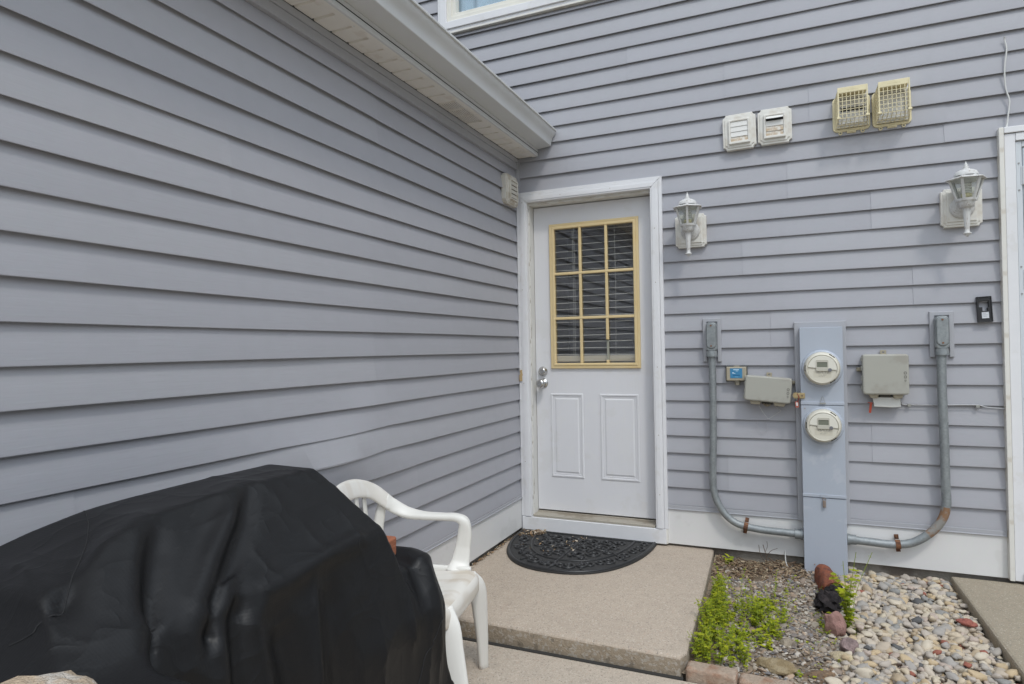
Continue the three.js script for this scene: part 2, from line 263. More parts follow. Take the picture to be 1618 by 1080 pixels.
// the side wall: x = 0 is its board edge
const side = thing('house_wall', 'grey lap-sided side wall on the left running under the gutter, boards buckled behind the chair', 'wall', [-.0125, 0, 2]);
side.userData.step = .05;
{
  const L = [], jt = { '-3': [2.824], 2: [2.336], 4: [1.542], '-1': [1.583], '-4': [1.267], 1: [.77, 3.9], 0: [3.5], 3: [3.2], '-2': [3.6], 5: [2.75], '-5': [2.2] };
  for (let k = -10; k <= 10; k++) L.push([k, PT * k, k === 10 ? .068 : PT, .0115, 5.2, jt[Math.floor(k / 2)]]);
  const gs = (a, b, s) => Math.exp(-(((a - b) / s) ** 2));
  boards(side, L, (k, t, d, y, yb) => {
    const yy = yb + y; let o = 0, dy = .0014 * Math.sin(t * 1.9 + k * 1.7) * Math.min(1, t);
    if (d > -.0222) {
      o = wv(t, k) + .028 * gs(yy, -.49, .09) * gs(t, 1.82, .34) + .012 * gs(yy, -.33, .06) * gs(t, 1.60, .16) + .015 * gs(yy, -.61, .08) * gs(t, 1.5, .26);
      if (k === -5 || k === -6) o += .0115 * gs(t, k === -5 ? 1.88 : 1.70, .36) * sstep(-.2, 1, y / PT);
    }
    dy += -.007 * gs(yy, -.48, .09) * gs(t, 1.85, .2) + .004 * gs(yy, -.5, .12) * gs(t, 1.5, .12);
    return [d + o + .0125, yy + G + (d > -.0222 ? dy * (1 - .0 * y) : 0), t - 2];
  });
  const add = (n, g, m) => part(side, n, join([g].flat()).translate(.0125, 0, -2), m), Y = (a, b) => [a + G, b + G];
  add('wall_core', [B(-.17, -.0228, ...Y(-1.24, 1.2), .0, 5.2)], M([.2, .2, .2], .9));
  add('starter_strip', [B(-.012, .003, ...Y(-1.036, -1.017), .012, 5.2, .002), B(0, .007, ...Y(-1.039, -1.033), .012, 5.2, .002)], trimGrey);
  add('skirt_board', [B(-.02, -.002, ...Y(-1.228, -1.037), .012, 5.2, .002)], skirtM);
  add('foundation', [B(-.17, -.03, -.1, .11, .0, 5.2)], foundM);
  add('top_channel', [B(-.0225, .006, ...Y(1.082, 1.122), .012, 5.2, .002), B(-.0225, .012, ...Y(1.1225, 1.15), .012, 5.2, .003)], trimGrey);
}
// soffit, fascia, gutter, roof
{
  const { o, p } = maker('soffit', 'narrow cream soffit of ribbed panels under the gutter at the top of the side wall', 'soffit', [.08, 1.152 + G, 2.2]);
  const dotB = tex(128, .016, (u, v) => Math.hypot(u - .5, v - .5) < .3 ? 0 : 1, false);
  const perf = soffitM.clone(); perf.bumpMap = dotB; perf.bumpScale = .004;
  const vent = M([], .6, { map: soffitMap, alphaMap: tex(128, .0115, (u, v) => Math.hypot(u - .5, v - .5) < .33 ? 0 : 1, false), alphaTest: .5 });
  const prof = [[.0, 0], [.003, .008], [.009, .008], [.013, 0], [.1012, 0], [.1012, .011], [0, .011]];   // one V groove per panel
  for (let i = 0; i < 49; i++) {
    const z = .012 + i * .1016, g = sweepProfile(prof, .012, .134, 2, (t, d, y) => [t, y + 1.152 + G + .0008 * Math.sin(i * 2.7), z + d], .3);
    p('soffit_panel', g, i === 7 || i === 8 || i === 9 ? vent : soffitM);
  }
  p('soffit_lining', B(.0, .15, 1.172 + G, 1.176 + G, .004, 5.2), darkM);
  p('soffit_trim', B(.112, .139, 1.1495 + G, 1.1525 + G, .004, 5.2, .001), soffitM); p('soffit_trim', [B(.137, .149, 1.150 + G, 1.197 + G, .004, 5.2, .002)], gutterM);
  for (let z = .2; z < 3; z += .4) p('screw', cyl(.003, .003, .002, 8).translate(.122, 1.149 + G, z + .05), gutterM);
}
{
  const { o, p } = maker('gutter', 'white metal rain gutter running along the eave above the side wall', 'gutter', [.21, 1.25 + G, 2.6]);
  const out = [[.1495, 1.300], [.1495, 1.196], [.222, 1.2032], [.2365, 1.2058], [.2385, 1.2085], [.2385, 1.228], [.2405, 1.240], [.246, 1.252], [.255, 1.263], [.263, 1.273], [.2675, 1.283], [.2685, 1.293], [.2765, 1.2935], [.2775, 1.298], [.2765, 1.303], [.268, 1.3035]];
  const inn = out.slice().reverse().map(([x, y]) => [x + (x < .16 ? .0018 : x > .262 ? -.0018 : x > .232 ? -.0018 : 0), y + (y < 1.21 ? .0018 : 0)]).filter((q, i) => i > 1);
  p('trough', sweepProfile([...out, [.262, 1.302], ...inn.filter(q => q[1] < 1.297 && q[0] < .268)], .003, 5.2, 26, (t, d, y) => [d, y + G, t], .5), gutterM);
  p('end_cap', ext([[.1497, 1.196], [.2345, 1.2066], [.239, 1.2125], [.2395, 1.228], [.247, 1.252], [.264, 1.273], [.2695, 1.290], [.2775, 1.298], [.1497, 1.303]].map(q => [q[0], q[1] + G]), .0016, .0032), gutterM);
  p('gutter_joint', sweepProfile(out.slice(1, 12).concat(out.slice(1, 12).reverse().map(([x, y]) => [x - .001, y + .001])).map(([x, y]) => [x, y]), 2.02, 2.021, 1, (t, d, y) => [d + .0006, y + G - .0006, t], .3), gutterM);
}
{
  const { o, p } = maker('roof', 'low roof of dark shingles above the side wall', 'roof', [-1.4, 2.9, 2.6]);
  p('shingle_sheet', ext([[.2, 1.305], [-3, 2.45], [-3, 2.55], [.215, 1.325]].map(q => [q[0], q[1] + G]), .003, 5.3), M([.06, .055, .05], .95));
}
// upper window
{
  const { o, p } = maker('window', 'white framed upper window at the top of the house wall, pale blue curtain inside', 'window', [.4, 2.08 + G, 0]);
  const fr = (x0, x1, y0, y1, w, z0, z1, b = .003) => ext(rect(x0, x1, y0 + G, y1 + G), z0, z1, [rect(x0 + w, x1 - w, y0 + w + G, y1 - w + G).reverse()], b);
  p('casing', [fr(-.563, 1.36, 2.078, 3.42, .022, -.01, .016), fr(-.543, 1.34, 2.098, 3.40, .05, -.01, .026)], whitePaint);
  p('sill_strip', [B(-.575, 1.37, 2.066 + G, 2.0785 + G, -.01, .02, .003)], vinylWhite);
  p('sash', [fr(-.494, 1.291, 2.147, 3.351, .035, -.06, .012), fr(-.470, 1.267, 2.171, 3.327, .036, -.06, .002, .004)], M([], .4, { map: tex(128, .4, (u, v) => [.72, .70, .63].map(q => q * (.95 + .1 * fbm(u, v, 5, 3, 77)))) }));
  p('pane', B(-.44, 1.24, 2.20 + G, 3.30 + G, -.047, -.044), glassM);
  const c = thing('curtain', 'pale blue curtain behind the upper window pane', 'curtain', [.4, 2.1 + G, -.1]);
  const g = sweepProfile([[-.001, 2.12], [.001, 2.12], [.001, 3.4], [-.001, 3.4]], -.6, 1.4, 200, (t, d, y) => [t - .4, y - 2.1, d + .016 * Math.sin(t * 38) + .008 * Math.sin(t * 61 + 1)], .6);
  part(c, 'fabric', g, M([.33, .46, .56], .9));
  const r = new THREE.Group(); r.name = 'upper_room'; r.userData.kind = 'structure'; scene.add(r);
  part(r, 'room_wall', join([B(-1.5, 1.6, 1.9 + G, 3.6 + G, -1.5, -1.45), B(-1.5, -1.45, 1.9 + G, 3.6 + G, -1.45, -.161), B(1.55, 1.6, 1.9 + G, 3.6 + G, -1.45, -.161), B(-1.5, 1.6, 3.55 + G, 3.6 + G, -1.45, -.161), B(-1.5, 1.6, 1.9 + G, 1.95 + G, -1.45, -.161)]), M([.4, .4, .4], .9));
}

// ---------------------------------------------------------------- the entry door
{
  const { o, p } = maker('entry_door', 'white entry door with nine-lite yellowed window in the corner behind the doormat', 'door', [.46, G - 1.14, -.08]);
  const y = v => v + G;
  const frame3 = (x0, x1, yb, yt, w, z0, z1, b = .002, g = .0005) => [
    ['casing_board', ext([[x0, y(yb)], [x0 + w, y(yb)], [x0 + w, y(yt - w) - g], [x0, y(yt) - g]], z0, z1, [], b)],
    ['casing_board', ext([[x0 + g, y(yt)], [x0 + w + g, y(yt - w)], [x1 - w - g, y(yt - w)], [x1 - g, y(yt)]], z0, z1 + .0006, [], b)],
    ['casing_board', ext([[x1 - w, y(yb)], [x1, y(yb)], [x1, y(yt) - g], [x1 - w, y(yt - w) - g]], z0, z1, [], b)]];
  for (const [n, g] of frame3(.0, .928, -1.150, .927, .0195, -.012, .016)) p(n, g, whitePaint);
  for (const [n, g] of frame3(.0205, .9075, -1.150, .9065, .0475, -.012, .021, .003)) p(n, g, whitePaint);
  for (const [n, g] of frame3(.032, .896, -1.149, .895, .026, .0205, .0245, .0015)) p(n, g, whitePaint);
  p('trim_strip', B(.909, .927, y(-1.237), y(-1.151), -.012, .0155, .002), vinylWhite);
  p('jamb', [B(.05, .0755, y(-1.15), y(.872), -.17, -.0125, .002), B(.0745, .087, y(-1.14), y(.84), -.16, -.128)], wornPaint, o, 'left door jamb with peeling paint');
  p('jamb', [B(.852, .872, y(-1.15), y(.872), -.17, -.0125, .002), B(.84, .852, y(-1.14), y(.84), -.16, -.128)], whitePaint);
  p('head_jamb', [B(.0757, .8518, y(.843), y(.872), -.17, -.0128, .002)], vinylWhite);
  p('threshold', [B(.0757, .8518, y(-1.152), y(-1.137), -.16, .010, .004), B(.0757, .8518, y(-1.137), y(-1.131), -.14, -.075, .002)], M([], .5, { map: tex(256, .5, (u, v) => mixc([.42, .38, .32], [.30, .26, .2], sstep(.4, .7, fbm(u, v, 8, 5, 201)))), metalness: .25 }));
  p('kick_board', [B(.006, .918, y(-1.238), y(-1.1525), -.03, .021, .003)], whitePaint);
  const slab = p('door_slab', [ext(rect(.0785, .8495, y(-1.122), y(.838)), -.125, -.08, [rect(.200, .754, y(-.197), y(.707)).reverse()], .0015)], doorM);
  for (const [a, b] of [[.178, .394], [.506, .748]]) {
    const c0 = -.905, c1 = -.37, ring = (i, w, z1, bv) => ext(rect(a + i, b - i, y(c0 + i), y(c1 - i)), -.082, z1, [rect(a + i + w, b - i - w, y(c0 + i + w), y(c1 - i - w)).reverse()], bv);
    p('panel', [ring(0, .014, -.0745, .0035), ring(.016, .006, -.0785, .001), ext(rect(a + .03, b - .03, y(c0 + .03), y(c1 - .03)), -.09, -.0755, [], .0068)], doorM);
  }
  const X0 = .187, X1 = .768, Y0 = -.210, Y1 = .721, rg = (i, w, z0, z1, b) => ext(rect(X0 + i, X1 - i, y(Y0 + i), y(Y1 - i)), z0, z1, [rect(X0 + i + w, X1 - i - w, y(Y0 + i + w), y(Y1 - i - w)).reverse()], b);
  const wf = p('window_frame', [rg(0, .018, -.081, -.066, .004), rg(.017, .018, -.09, -.0625, .005)], yelFrame);
  const xs = [.222, .3925, .5625, .733], ys = [-.175, .1115, .398, .686], mw = .0085;
  for (const x of [xs[1], xs[2]]) for (let i = 0; i < 3; i++) {
    const a = ys[i] + (i ? mw : 0), b = ys[i + 1] - (i < 2 ? mw : 0);
    if (x === xs[2] && i === 0) { p('muntin', [ext(rect(x - mw, x + mw, y(-.03), y(b)), -.086, -.066, [], .004), ext(rect(x - mw, x + mw, y(a - .002), y(-.157)), -.086, -.066, [], .004)], yelFrame, wf, 'broken muntin bar with a piece missing'); p('muntin_core', B(x - .007, x + .007, y(-.157), y(-.03), -.086, -.078), M([.30, .30, .25], .6), wf); }
    else p('muntin', ext(rect(x - mw, x + mw, y(a - .001), y(b + .001)), -.086, -.066, [], .004), yelFrame, wf);
  }
  for (const yy of [ys[1], ys[2]]) p('muntin', ext(rect(xs[0] - .002, xs[3] + .002, y(yy - mw), y(yy + mw)), -.086, -.0655, [], .004), yelFrame, wf);
  for (let i = 0; i < 3; i++) for (let j = 0; j < 3; j++) p('pane', B(xs[i] + (i ? .004 : -.004), xs[i + 1] - (i < 2 ? .004 : -.004), y(ys[j] + (j ? .004 : -.004)), y(ys[j + 1] - (j < 2 ? .004 : -.004)), -.0905, -.0875), doorGlass);
  const lat = (pts, x, yy, z) => lathe(pts).rotateX(Math.PI / 2).translate(x, y(yy), z);
  p('deadbolt', lat([[0, 0], [.031, 0], [.032, .004], [.03, .010], [.024, .016], [.022, .024], [.018, .027], [.009, .028], [.008, .026], [0, .026]], .127, -.228, -.081), chromeM);
  const kn = p('knob', lat([[0, 0], [.033, 0], [.033, .004], [.028, .009], [.014, .013], [.0125, .03], [.017, .037], [.0265, .045], [.029, .054], [.027, .064], [.02, .0705], [.010, .072], [.0095, .070], [0, .070]], .127, -.305, -.081), chromeM);
  for (const [x, yy] of [[.085 - .045, .86], [.3, .885], [.885, .62], [.885, .3], [.885, -.2], [.885, -.6], [.885, -.95], [.033, .3], [.033, -.3], [.033, -.8], [.62, .887]]) p('nail', disc(.0025, .0205, .0252, x, y(yy), 8), M([.3, .25, .2], .8));
  // the blind hangs on the inside of the door
  const bl = maker('window_blind', 'white slatted blind behind the yellow framed door window', 'blind', [.478, G + .7, -.115]);
  const slatM = M([.50, .50, .46], .5);
  for (let i = 0; i < 20; i++) { const yy = .672 - i * .0418; bl.p('slat', sweepProfile([[-.0145, -.0016], [0, .0012], [.0145, -.0016], [.0145, -.0006], [0, .0022], [-.0145, -.0006]], .212, .744, 2, (t, d, h) => { const a = .10 + .02 * Math.sin(i * 3.1); return [t, y(yy) + h * Math.cos(a) - d * Math.sin(a) + .002 * Math.sin(t * 5 + i), -.115 + d * Math.cos(a) + h * Math.sin(a)]; }, .4), slatM); }
  bl.p('bottom_rail', B(.208, .748, y(-.168), y(-.128), -.128, -.1, .006), M([.50, .46, .36], .5)); bl.p('headrail', B(.205, .75, y(.69), y(.735), -.13, -.1, .004), slatM);
  for (const x of [.335, .345, .610]) bl.p('cord', tube([[x, y(.7), -.0985], [x + .003, y(.3), -.0985], [x - .003, y(-.14), -.0985]], .0012, 10, 6), slatM);
  const r = new THREE.Group(); r.name = 'entry_room'; r.userData.kind = 'structure'; scene.add(r);
  part(r, 'room_wall', join([B(-.6, 1.5, y(-1.3), y(1.2), -2.6, -2.5), B(-.6, -.5, y(-1.3), y(1.2), -2.5, -.161), B(1.4, 1.5, y(-1.3), y(1.2), -2.5, -.161), B(-.5, 1.4, y(1.1), y(1.2), -2.5, -.161), B(-.5, .0755, y(-1.2), y(1.1), -.22, -.171), B(.852, 1.4, y(-1.2), y(1.1), -.22, -.171), B(.0755, .852, y(.86), y(1.1), -.22, -.171)]), M([.26, .26, .26], .9));
  part(r, 'room_floor', B(-.5, 1.4, y(-1.3), y(-1.16), -2.5, -.161), M([.12, .09, .06], .8));
}
// the second door, at the right edge
{
  const { o, p } = maker('storm_door', 'white storm door with hinges at the right edge of the house wall', 'door', [3.0, G - 1.2, 0]);
  const y = v => v + G;
  p('casing', [B(2.555, 2.5755, y(-1.238), y(.955), -.012, .03, .003)], vinylWhite); p('casing', [B(2.5765, 3.6, y(.925), y(.955), -.012, .03, .003), B(2.5775, 2.622, y(-1.238), y(.922), -.012, .022, .003), B(2.6225, 3.6, y(.885), y(.922), -.012, .024, .003)], whitePaint);
  p('door_frame', [B(2.6235, 2.648, y(-1.19), y(.882), -.02, .014, .003), B(2.6485, 3.6, y(.855), y(.882), -.02, .012, .003), B(2.6225, 2.629, y(-1.19), y(.87), .013, .020, .002)], M([.60, .63, .66], .4));
  p('door_leaf', [B(2.652, 3.5, y(-1.19), y(.853), -.03, -.002, .003), B(2.652, 2.72, y(-1.19), y(.853), -.03, .006, .004)], M([.54, .58, .62], .4));
  for (const yy of [.715, .215, -.42, -.80, -1.02]) { p('hinge', [B(2.641, 2.668, y(yy - .045), y(yy + .045), .004, .0165, .002), cyl(.005, .005, .085, 12).translate(2.651, y(yy), .016)], M([.58, .60, .62], .4)); for (const q of [.06, -.07]) p('screw', disc(.004, .012, .0175, 2.634, y(yy + q), 10), M([.3, .3, .3], .5)); }
  p('sill', B(2.612, 3.6, y(-1.237), y(-1.193), -.03, .035, .003), whitePaint);
  p('door_back', B(2.6, 3.6, y(-1.25), y(.96), -.16, -.05), darkM);
}

// the house across the yard, out of the frame on the right: it takes the low sky from the side wall
{
  const { o, p } = maker('neighbouring_house', 'grey sided neighbouring house across the yard, beyond the right edge of the view', 'house', [13, 0, 4]);
  p('wall', B(11.5, 17, -.05, 5, -3, 12), M([.33, .33, .36], .6)); p('roof', ext([[11.2, 4.9], [14.2, 7], [17.3, 4.9], [17.3, 5.05], [14.2, 7.2], [11.2, 5.05]], -3.3, 12.3), M([.07, .065, .06], .95));
  for (const z of [0, 4, 8]) for (const y of [.9, 3.4]) p('window', B(11.47, 11.52, y, y + 1.3, z, z + 1.1), M([.05, .06, .07], .1));
}

// ---------------------------------------------------------------- things on the house wall
const yG = v => v + G;
function notched(x0, x1, y0, y1, c) {                            // plate outline with scooped corners
  const o = [], q = (cx, cy, a) => { for (let i = 0; i <= 5; i++) { const t = a + i / 5 * Math.PI / 2; o.push([cx + c * Math.cos(t), cy + c * Math.sin(t)]); } };
  const rev = (cx, cy, a) => { for (let i = 5; i >= 0; i--) { const t = a + i / 5 * Math.PI / 2; o.push([cx + c * Math.cos(t), cy + c * Math.sin(t)]); } };
  rev(x0, y0, 0); rev(x1, y0, Math.PI / 2); rev(x1, y1, Math.PI); rev(x0, y1, -Math.PI / 2); return o;
}
function louvreVent(label, cx, cy, w, h, open, tilt, stains) {
  const t = thing('louvre_vent', label, 'vent', [cx, yG(cy), 0], 'white louvred vents on the house wall'), hw = w / 2, hh = h / 2;
  t.rotation.z = tilt;
  part(t, 'mount_plate', [ext(notched(-hw, hw, -hh, hh, .017), -.01, .022, [], .003), ext(notched(-hw + .012, hw - .012, -hh + .012, hh - .012, .014), .02, .027, [], .002)], vinylWhite);
  const a = hw - .032, b = hh - .036;
  part(t, 'louvre_frame', ext(rect(-a, a, -b - .008, b), .02, .042, [rect(-a + .011, a - .011, -b + .006, b - .010).reverse()], .003), vinylWhite);
  part(t, 'duct', B(-a + .01, a - .01, -b + .004, b - .008, .0225, .0275), darkM);
  const n = 4, ph = (2 * b - .014) / n, lm = M([.70, .69, .66], .4), ls = M([], .45, { map: tex(128, .09, (u, v) => mixc([.67, .64, .58], [.48, .37, .25], sstep(.35, .75, fbm(u, v, 4, 4, 301)))) });
  for (let i = 0; i < n; i++) {
    const top = b - .010 - i * ph, prof = [[0, .001], [.0015, .001], [.0035, -ph * .55], [.0048, -ph * 1.03], [.0038, -ph * 1.05], [.0015, -ph * .55]];
    const tl = open === i ? .75 : .015 * hash(i, 3), g = sweepProfile(prof, -a + .0115, a - .0115, 8, (u, d, y) => { const bow = 1 + .25 * (1 - (u / a) ** 2) * (open === i ? .3 : 0); return [u, top + y * Math.cos(tl) * bow + d * Math.sin(tl), .0345 + d * Math.cos(tl) - y * Math.sin(tl)]; }, .5);
    part(t, 'louvre', g, stains.includes(i) ? ls : lm, stains.includes(i) ? 'brown stained louvre' : open === i ? 'louvre hanging open' : undefined);
  }
  return t;
}
louvreVent('white louvred vent on the house wall with all four louvres shut, left of its twin', 1.367, 1.121, .176, .200, -1, .018, [3]);
louvreVent('white louvred vent on the house wall whose top louvre hangs open', 1.551, 1.124, .174, .196, 0, 0, [2, 3]);
// vents under the yellow cages
for (const [cx, cy, lab, op] of [[1.93, 1.145, 'white vent with a dark open slot inside the left yellow cage', 1], [2.112, 1.143, 'white vent with closed louvres inside the right yellow cage', -1]]) {
  const t = thing('dryer_vent', lab, 'vent', [cx, yG(cy), 0]), lm = M([.68, .67, .64], .45);
  part(t, 'mount_plate', ext(rect(-.075, .075, -.085, .085), -.01, .018, [], .003), vinylWhite);
  part(t, 'duct', B(-.058, .058, -.064, .064, .0175, .0205), darkM);
  part(t, 'louvre_frame', ext(rect(-.064, .064, -.07, .07), .0175, .036, [rect(-.056, .056, -.062, .062).reverse()], .002), lm);
  for (let i = 0; i < 4; i++) { const y = .060 - i * .0305, tl = i === op ? .95 : .08; part(t, 'louvre', new THREE.BoxGeometry(.11, .031, .002).translate(0, -.0155, 0).rotateX(-tl).translate(0, y, .024), lm); }
}
function cage(label, cx, cy, tilt) {
  const { o } = maker('vent_cage', label, 'vent cage', [cx, yG(cy), 0], 'yellowed plastic bird cages over the vents');
  o.rotation.z = tilt;
  const hw = .088, f = .113, fw = .066, ft = .098, fb = -.060, r = .0014;
  part(o, 'flange', [ext(rrect(-hw, hw, -.098, .085, .022), -.002, .011, [rrect(-hw + .014, hw - .014, -.084, .071, .014).reverse()], .003)], yellowM);
  const bar = (a, b, rad = r) => { const A = V(...a), Bq = V(...b), d = Bq.clone().sub(A), g = new THREE.BoxGeometry(rad * 2, d.length(), rad * 2); g.applyQuaternion(new THREE.Quaternion().setFromUnitVectors(V(0, 1, 0), d.normalize())); return g.translate((a[0] + b[0]) / 2, (a[1] + b[1]) / 2, (a[2] + b[2]) / 2); };
  const zf = y => f - .0 * y, G1 = [], G2 = [], G3 = [], G4 = [];
  // front grid
  for (let i = 0; i <= 7; i++) { const x = -fw + 2 * fw * i / 7; G1.push(bar([x, .072, f], [x, fb, f])); }
  for (let j = 0; j <= 6; j++) { const y = .072 - (.072 - fb) * j / 6; G1.push(bar([-fw, y, f], [fw, y, f])); }
  part(o, 'front_grid', G1, yellowM);
  // solid hood at the top, sloping back to the flange
  part(o, 'hood', [B(-fw - .002, fw + .002, .071, .1, f - .003, f + .002, .002), (() => { const g = sweepProfile([[f + .001, .1], [.004, .083], [.004, .080], [f + .001, .0965]], -fw - .002, fw + .002, 1, (t, d, y) => [t * (1 + .0 * d), y, d], .3); return g; })(), B(-.03, .03, .0845, .0852, f + .0015, f + .0026)], yellowM);
  // lower shelf of bars running back to the flange, and two corner lugs
  for (let i = 0; i <= 7; i++) { const x = -fw + 2 * fw * i / 7; G2.push(bar([x, fb, f], [x * 1.13, -.086, .006])); }
  for (const q of [.3, .6, .85]) G2.push(bar([-fw * (1 + .13 * q), fb + (-.086 - fb) * q, f + (.006 - f) * q], [fw * (1 + .13 * q), fb + (-.086 - fb) * q, f + (.006 - f) * q], .001));
  part(o, 'lower_grid', G2, yellowM);
  for (const s of [-1, 1]) {
    const S = []; for (let j = 0; j <= 7; j++) { const y = .092 - (.092 - fb) * j / 7, yb = .072 - .158 * j / 7; S.push(bar([s * fw, y, f], [s * .076, yb, .006])); }
    for (const q of [.17, .34, .51, .68, .85]) { const x = s * (fw + (.076 - fw) * q), z = f + (.006 - f) * q; S.push(bar([x, .092 - .02 * q, z], [x, fb - .024 * q, z])); }
    S.push(bar([s * fw, .098, f], [s * fw, fb, f], .003)); part(o, 'side_grid', S, yellowM);
    part(o, 'corner_lug', B(s * fw - .009, s * fw + .009, fb - .004, fb + .008, f - .006, f + .008, .003), yellowM);
    part(o, 'screw_lug', new THREE.TorusGeometry(.007, .003, 8, 16).translate(s * .052, -.105, .006), yellowM);
  }
  part(o, 'clip', [B(-.022, .022, -.109, -.097, .0, .012, .003), B(-.014, .014, -.105, -.099, .011, .016, .002)], yellowM);
}
cage('yellowed plastic cage over the vent with the dark slot, left of the two cages', 1.925, 1.142, .0);
cage('yellowed plastic cage at the right of the pair, nearer the right lamp', 2.110, 1.140, .01);

function lantern(label, cx, plateY, tilt, turn) {
  const { o } = maker('wall_lantern', label, 'lamp', [cx, yG(plateY), 0], 'white coach lanterns on the house wall');
  o.rotation.z = tilt;
  part(o, 'mount_plate', [ext(notched(-.087, .087, -.096, .096, .014), -.01, .02, [], .003), ext(notched(-.076, .076, -.085, .085, .012), .018, .025, [], .002), ext(rect(-.062, .062, -.072, .078), .02, .031, [], .003)], vinylWhite);
  part(o, 'canopy', lathe([[0, .0], [.052, 0], [.053, .006], [.047, .014], [.03, .021], [.014, .026], [0, .027]]).rotateX(Math.PI / 2).translate(0, -.005, .031), lampWhite);
  const L = .125;                                                 // the lantern stands this far from the wall
  part(o, 'arm', [tube([[0, .0, .05], [0, .004, .08], [0, .0, .105], [0, -.004, L]], .0105, 20, 12), disc(.016, .078, .09, 0, .003, 20)], lampWhite);
  const lt = pts => lathe(pts, 30).translate(0, 0, L);
  part(o, 'stem', lt([[0, -.163], [.006, -.161], [.010, -.154], [.017, -.149], [.018, -.144], [.011, -.140], [.0105, -.125], [.0165, -.03], [.018, -.022], [.031, -.02], [.033, .002], [.037, .006], [.037, .012], [.0, .012]]), lampWhite);
  const hex = (r0, y0, r1, y1, th) => { const g = new THREE.CylinderGeometry(r1, r0, y1 - y0, 6, 1, !th); return g.rotateY(turn).translate(0, (y0 + y1) / 2, L); };
  const yb = .014, yt = .112, rb = .041, rt = .071;
  part(o, 'base_ring', [hex(rb + .004, .008, rb + .006, .02, 1)], lampWhite);
  const ang = i => turn + i * Math.PI / 3, pt = (i, r, y) => V(r * Math.sin(ang(i)), y, L + r * Math.cos(ang(i)));
  const gm = lampGlass;
  for (let i = 0; i < 6; i++) {
    const a = pt(i, rb, yb), b = pt(i, rt, yt), d = b.clone().sub(a), g = new THREE.BoxGeometry(.0115, d.length(), .007); g.rotateY(ang(i)); g.applyQuaternion(new THREE.Quaternion().setFromUnitVectors(V(0, 1, 0), d.clone().normalize()));
    part(o, 'frame_bar', g.translate((a.x + b.x) / 2, (a.y + b.y) / 2, (a.z + b.z) / 2), lampWhite);
    const c = pt(i + 1, rb, yb), e = pt(i + 1, rt, yt), k = .955, q = [a, c, e, b].map(v => [v.x * k, v.y, L + (v.z - L) * k]), q2 = [a, c, e, b].map(v => [v.x * .93, v.y, L + (v.z - L) * .93]);
    const pg = new THREE.BufferGeometry(); pg.setAttribute('position', new THREE.Float32BufferAttribute([q[0], q[1], q[2], q[0], q[2], q[3], q2[0], q2[2], q2[1], q2[0], q2[3], q2[2]].flat(), 3)); pg.computeVertexNormals();
    part(o, 'pane', pg, gm);
  }
  part(o, 'roof', [hex(.088, .111, .087, .1145, 1), hex(.086, .1145, .056, .124, 1), hex(.055, .124, .0515, .130, 1), lt([[.051, .129], [.049, .140], [.043, .150], [.031, .157], [.018, .160], [.0, .161]]), lt([[.016, .158], [.0165, .165], [.010, .168], [.0125, .174], [.007, .178], [.0085, .184], [.0035, .192], [.0015, .200], [0, .202]])], lampWhite);
  const hel = []; for (let i = 0; i <= 60; i++) { const t = i / 60; hel.push([.0185 * Math.cos(t * 22), .047 + t * .042, L + .0185 * Math.sin(t * 22)]); }
  const bu = part(o, 'bulb', tube(hel, .0052, 160, 8), M([.72, .72, .68], .3));
  part(bu, 'bulb_base', lt([[0, .014], [.013, .014], [.0135, .026], [.022, .030], [.022, .044], [0, .046]]), M([.62, .55, .30], .5));
}
lantern('white coach lantern beside the entry door with rust on its roof', 1.091, .586, .004, .10);
lantern('white coach lantern beside the storm door at the right', 2.398, .586, -.004, .62);

